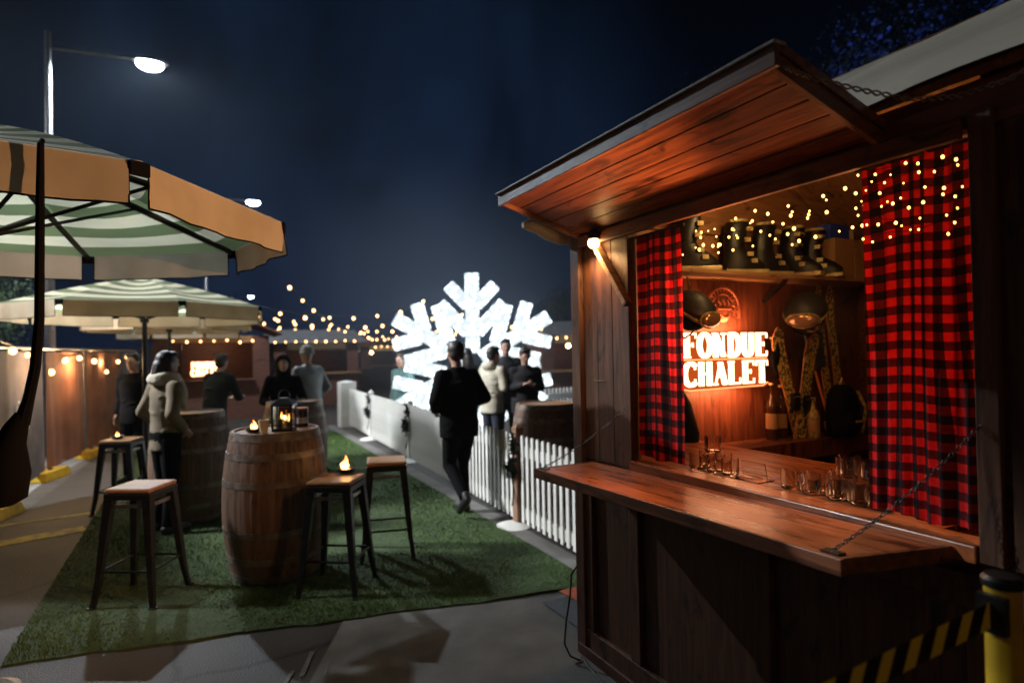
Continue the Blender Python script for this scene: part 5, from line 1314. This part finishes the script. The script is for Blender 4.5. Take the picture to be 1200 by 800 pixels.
    for _ in range(26):
        a = rs.uniform(0, 6.28); z = rs.uniform(z0+.03, hz+.42); g.ball((.176*girth*math.cos(a), .126*girth*math.sin(a)+ln*(z-hz), z), (.07, .026, .009), 8, 6, (rs.uniform(-.3, .3), rs.uniform(-.3, .3), a+math.pi/2))
    mj = fused(g, .013, 5)
    if hood == 'up':     # open the hood at the face
        bm = bmesh.new(); bm.from_mesh(mj); c = hd+Rh@Vector((0, .095, -.02)); bmesh.ops.delete(bm, geom=[v for v in bm.verts if (v.co-c).length < .085], context='VERTS'); bm.to_mesh(mj); bm.free()
    link_mesh('jacket', mj, top, t)
    if scarf:
        g = MB()
        for zz, rr in ((.0, .115), (.035, .105)): g.tube([nb+Vector((rr*math.cos(a), rr*math.sin(a)-.005, zz+.012*math.sin(a*2+zz*40))) for a in [i*.5236 for i in range(12)]], .042, 8, True)
        g.capsules([nb+Vector((.05, .12, -.02)), nb+Vector((.06, .15, -.14)), nb+Vector((.05, .15, -.26))], [.04, .045, .035])
        link_mesh('scarf', fused(g, .012, 3), scarf, t)
    g = MB(); g.loft([((0, 0, hz-.10), .165, .125), ((0, 0, hz+.04), .176, .132), ((0, 0, hz+.10), .155, .115)], 20)
    for s in (-1, 1):
        hip = Vector((s*.088, 0, hz-.03)); kn, an = Vector(legs[s][0]), Vector(legs[s][1])
        g.capsules([hip, hip.lerp(kn, .5), kn, kn.lerp(an, .5)], [.102, .088, .070, .062]); g.tube([kn.lerp(an, .5), an+Vector((0, -.005, -.01))], [.062, .058], 14)
    link_mesh('trousers', fused(g, .012, 4), trousers, t)
    for s in (-1, 1):
        an = Vector(legs[s][1]); g = MB(); fd = Vector((0, 1, 0)); z = an.z-.08
        if an.z > .15 and pose == 'walk':
            fd = Vector((0, .62, -.78)); g.capsules([an-fd*.02, an-fd*.04+Vector((0, -.02, -.05)), an+fd*.10+Vector((0, -.01, -.02)), an+fd*.19+Vector((0, -.01, -.01))], [.045, .044, .045, .036], 10)
        else:
            g.capsules([(an.x, an.y, z+.075), (an.x, an.y-.03, z+.045), (an.x, an.y+.09, z+.042), (an.x, an.y+.18, z+.036)], [.047, .046, .046, .036], 10)
        link_mesh('shoe', fused(g, .010, 2), M['shoe'], t)
    def hp(v): return hd+Rh@Vector(v)
    if hood != 'up':
        if hat:
            g = MB(); g.ball(hp((0, -.010, .045)), (.092, .108, .098), 16, 10, Rh); g.tube([hp((.093*math.cos(a), .108*math.sin(a)-.008, .022)) for a in [i*.3927 for i in range(16)]], .014, 8, True); link_mesh('beanie', fused(g, .010, 2), hat, t)
        if hair is not None and not hat:
            g = MB(); g.ball(hp((0, -.020, .034)), (.088, .098, .096), 18, 12, Rh); g.ball(hp((0, -.050, -.018)), (.080, .062, .075), 14, 10, Rh); g.ball(hp((.02, .045, .090)), (.055, .045, .032), 10, 8, Rh); g.ball(hp((-.03, .03, .095)), (.05, .05, .03), 10, 8, Rh)
            if hairlong: g.capsules([hp((0, -.06, -.03)), hp((0, -.075, -.13)), hp((0, -.07, -.24))], [.085, .085, .05]); g.capsules([hp((.065, -.03, 0)), hp((.07, -.02, -.16))], [.035, .03]); g.capsules([hp((-.065, -.03, 0)), hp((-.07, -.02, -.16))], [.035, .03])
            mh = fused(g, .011, 2)
            link_mesh('hair', mh, hair, t)
    for s in (-1, 1):
        g = MB(); g.ball(hp((s*.031, .079, .005)), .0125, 10, 8); g.build('eye', M['eye'], t, smooth=True)
        g = MB(); g.ball(hp((s*.031, .0895, .004)), (.006, .004, .006), 8, 6, Rh); g.build('iris', M['hair'], t, smooth=True)
    g = MB(); g.ball(hp((0, .089, -.060)), (.024, .008, .007), 10, 6, Rh); g.build('lips', M['lip'], t, smooth=True)
    t.matrix_basis = t.matrix_basis @ Matrix.Scale(k, 4)
    return t
person('man in black walking away along the fence, elbows out', (2.265, 5.60, .016), R(8), 'walk', M['black'], M['black'], M['hair'], 1.72, turn=R(-5), skirt=.80, girth=1.10)
person('dark haired person in a cream jacket beyond the fence, before the snowflake', (3.62, 7.7, 0), R(-70), 'phone', M['creamc'], M['denim'], M['hair'], 1.68, turn=R(-10), hood='down')
person('dark haired person half hidden between the walking man and the cream jacket', (3.55, 8.4, 0), R(20), 'pocket', M['navy'], M['navy'], M['hair'], 1.67, hairlong=True)
person('tall man in dark clothes at the back of the group by the snowflake', (4.20, 8.4, 0), R(160), 'pocket', M['charcoal'], M['navy'], M['hair'], 1.80)
person('man in black looking down at his hands beyond the fence', (4.02, 7.45, 0), R(165), 'phone', M['charcoal'], M['navy'], M['hair'], 1.66, nod=R(22), girth=1.12)
person('person in a teal coat left of the walking man, near the snowflake foot', (2.98, 9.9, 0), R(120), 'stand', M['greenc'], M['denim'], M['hair'], 1.60)
person('person in a tan top and pale scarf standing at the second barrel', (-.34, 6.50, .014), R(-60), 'pocket', M['tanc'], M['black'], M['hair'], 1.66, hairlong=True, girth=.86, scarf=M['creamc'])
person('person all in black standing by the second umbrella pole', (-.83, 9.3, .014), R(150), 'stand', M['black'], M['black'], M['hair'], 1.66, hood='down')
person('man in black leaning on a table before the far glowing sign', (.10, 9.3, .014), R(-40), 'lean', M['navy'], M['navy'], M['hair'], 1.64)
person('hooded person in black sitting behind the lantern', (.95, 8.75, .014), R(175), 'lean', M['black'], M['black'], None, 1.60, hood='up')
person('person in a pale puffer jacket and grey beanie behind the lantern', (1.30, 8.9, .014), R(30), 'pocket', M['palec'], M['navy'], M['hairb'], 1.72, hat=M['beanie'], girth=1.12)

# ------------------------------------------------------------------ lights that belong to lamps; the work lamp is unseen, inferred from its light
light('neon_light', 'AREA', (2.79, 2.55, 1.57), 30, (1., .36, .13)).data.size = .4
bpy.data.objects['neon_light'].rotation_euler = (R(90), 0, 0)
WL = thing('work_lamp', 'clamp work lamp inside the chalet, hidden behind the right curtain', 'lamp', (2.30, 1.30, 1.74))
g = MB(); g.lathe([(.02, -.07), (.03, -.05), (.075, .04), (.072, .04), (.027, -.046), (.001, -.06)], (0, 0, 0), 20, False)
mt_ = Vector((-.84, .47, .03)).to_track_quat('Z', 'Y').to_matrix(); g.v = [tuple(mt_@Vector(v)) for v in g.v]; g.build('shade', M['steel'], WL, smooth=True)
g = MB(); g.ball(mt_@Vector((0, 0, -.01)), .028); g.build('bulb', M['warmlamp'], WL, smooth=True)
g = MB(); g.tube([mt_@Vector((0, 0, -.06)), (.05, -.35, -.10), (.02, -1.09, -.10)], .009, 6); g.build('clamp_arm', M['blackm'], WL, smooth=True)
wl = light('work_lamp_light', 'SPOT', tuple(Vector((2.30, 1.30, 1.74))+mt_@Vector((0, 0, .045))), 430, (1., .46, .19), .05, spot=84); wl.data.spot_blend = .65
wl.rotation_euler = Vector((-.84, .47, .03)).to_track_quat('-Z', 'Y').to_euler()
light('work_lamp_spill', 'POINT', (2.24, 1.32, 1.74), 16, (1., .40, .14), .04)
light('wall_lamp_light', 'SPOT', (1.755, 2.505, 2.15), 20, (1., .58, .24), .03, spot=165)
for y in (1.3, 1.7, 2.1): light('fairy_glow', 'POINT', (2.6, y+.15, 2.42), 4.2, (1., .60, .22), .05)
light('snowflake_light_glow', 'AREA', (3.93, 9.15, 1.5), 160, (.82, .93, 1.)).data.size = 2.2
bpy.data.objects['snowflake_light_glow'].rotation_euler = (R(90), 0, R(-25))
light('flame_light', 'POINT', (.905, 4.43, .87), 1.2, (1., .5, .15), .03)
light('lantern_light', 'POINT', (.525, 4.80, 1.17), .6, (1., .6, .25), .02)
for y in (9.3, 11.2, 12.8): light('hoarding_bulb_light', 'POINT', (-1.65, y, 1.55), 30, (1., .6, .28), .05)
light('far_chalet_light', 'POINT', (.2, 17.6, 1.9), 14, (1., .6, .3), .1)
light('kiosk_light', 'POINT', (9.7, 15.3, 1.7), 2.5, (1., .6, .3), .1)

# thin smoke haze hanging over the whole market
g = MB(); g.box((-30, -12, -.2), (45, 70, 14))
hzm, hnt, hout = newmat('smoke_haze'); vs_ = N(hnt, 'ShaderNodeVolumeScatter'); vs_.inputs['Density'].default_value = .00045; vs_.inputs['Anisotropy'].default_value = .35; vs_.inputs['Color'].default_value = (.72, .86, 1, 1)
hnt.links.new(vs_.outputs[0], hout.inputs['Volume'])
tag(g.build('haze', hzm), 'thin bluish smoke haze over the market', 'haze', kind='stuff')
sm_, snt, sout = newmat('added_glow_smoke')  # scattering volume added to give the snowflake a bloom
sv = N(snt, 'ShaderNodeVolumeScatter'); sv.inputs['Color'].default_value = (.75, .88, 1, 1); sv.inputs['Anisotropy'].default_value = .1
stc = N(snt, 'ShaderNodeTexCoord'); sln = N(snt, 'ShaderNodeVectorMath', operation='LENGTH'); smp = N(snt, 'ShaderNodeMapping')
smp.inputs['Scale'].default_value = (1/3.4, 1/2.2, 1/3.0); snt.links.new(stc.outputs['Object'], smp.inputs[0]); snt.links.new(smp.outputs[0], sln.inputs[0])
smr = N(snt, 'ShaderNodeMapRange'); smr.interpolation_type = 'SMOOTHSTEP'; smr.inputs['From Min'].default_value = .15; smr.inputs['From Max'].default_value = 1.; smr.inputs['To Min'].default_value = .018; smr.inputs['To Max'].default_value = 0.
snt.links.new(sln.outputs['Value'], smr.inputs['Value']); snt.links.new(smr.outputs[0], sv.inputs['Density']); snt.links.new(sv.outputs[0], sout.inputs['Volume'])
g = MB(); g.ball((0, 0, 0), (3.4, 2.2, 3.0), 24, 14); so = g.build('glow_smoke', sm_); so.location = (3.7, 8.9, 2.2); tag(so, 'soft smoke volume added for the glow around the snowflake', 'smoke', kind='stuff')
# ------------------------------------------------------------------ render settings
SC.view_settings.view_transform = 'Standard'; SC.view_settings.look = 'None'; SC.view_settings.exposure = 0
cy = SC.cycles
cy.use_denoising = True
try: cy.denoiser = 'OPENIMAGEDENOISE'
except Exception: pass
cy.sample_clamp_indirect = 3.0; cy.max_bounces = 14; cy.diffuse_bounces = 3; cy.glossy_bounces = 4; cy.transmission_bounces = 14; cy.caustics_reflective = False; cy.caustics_refractive = False
cy.use_light_tree = True
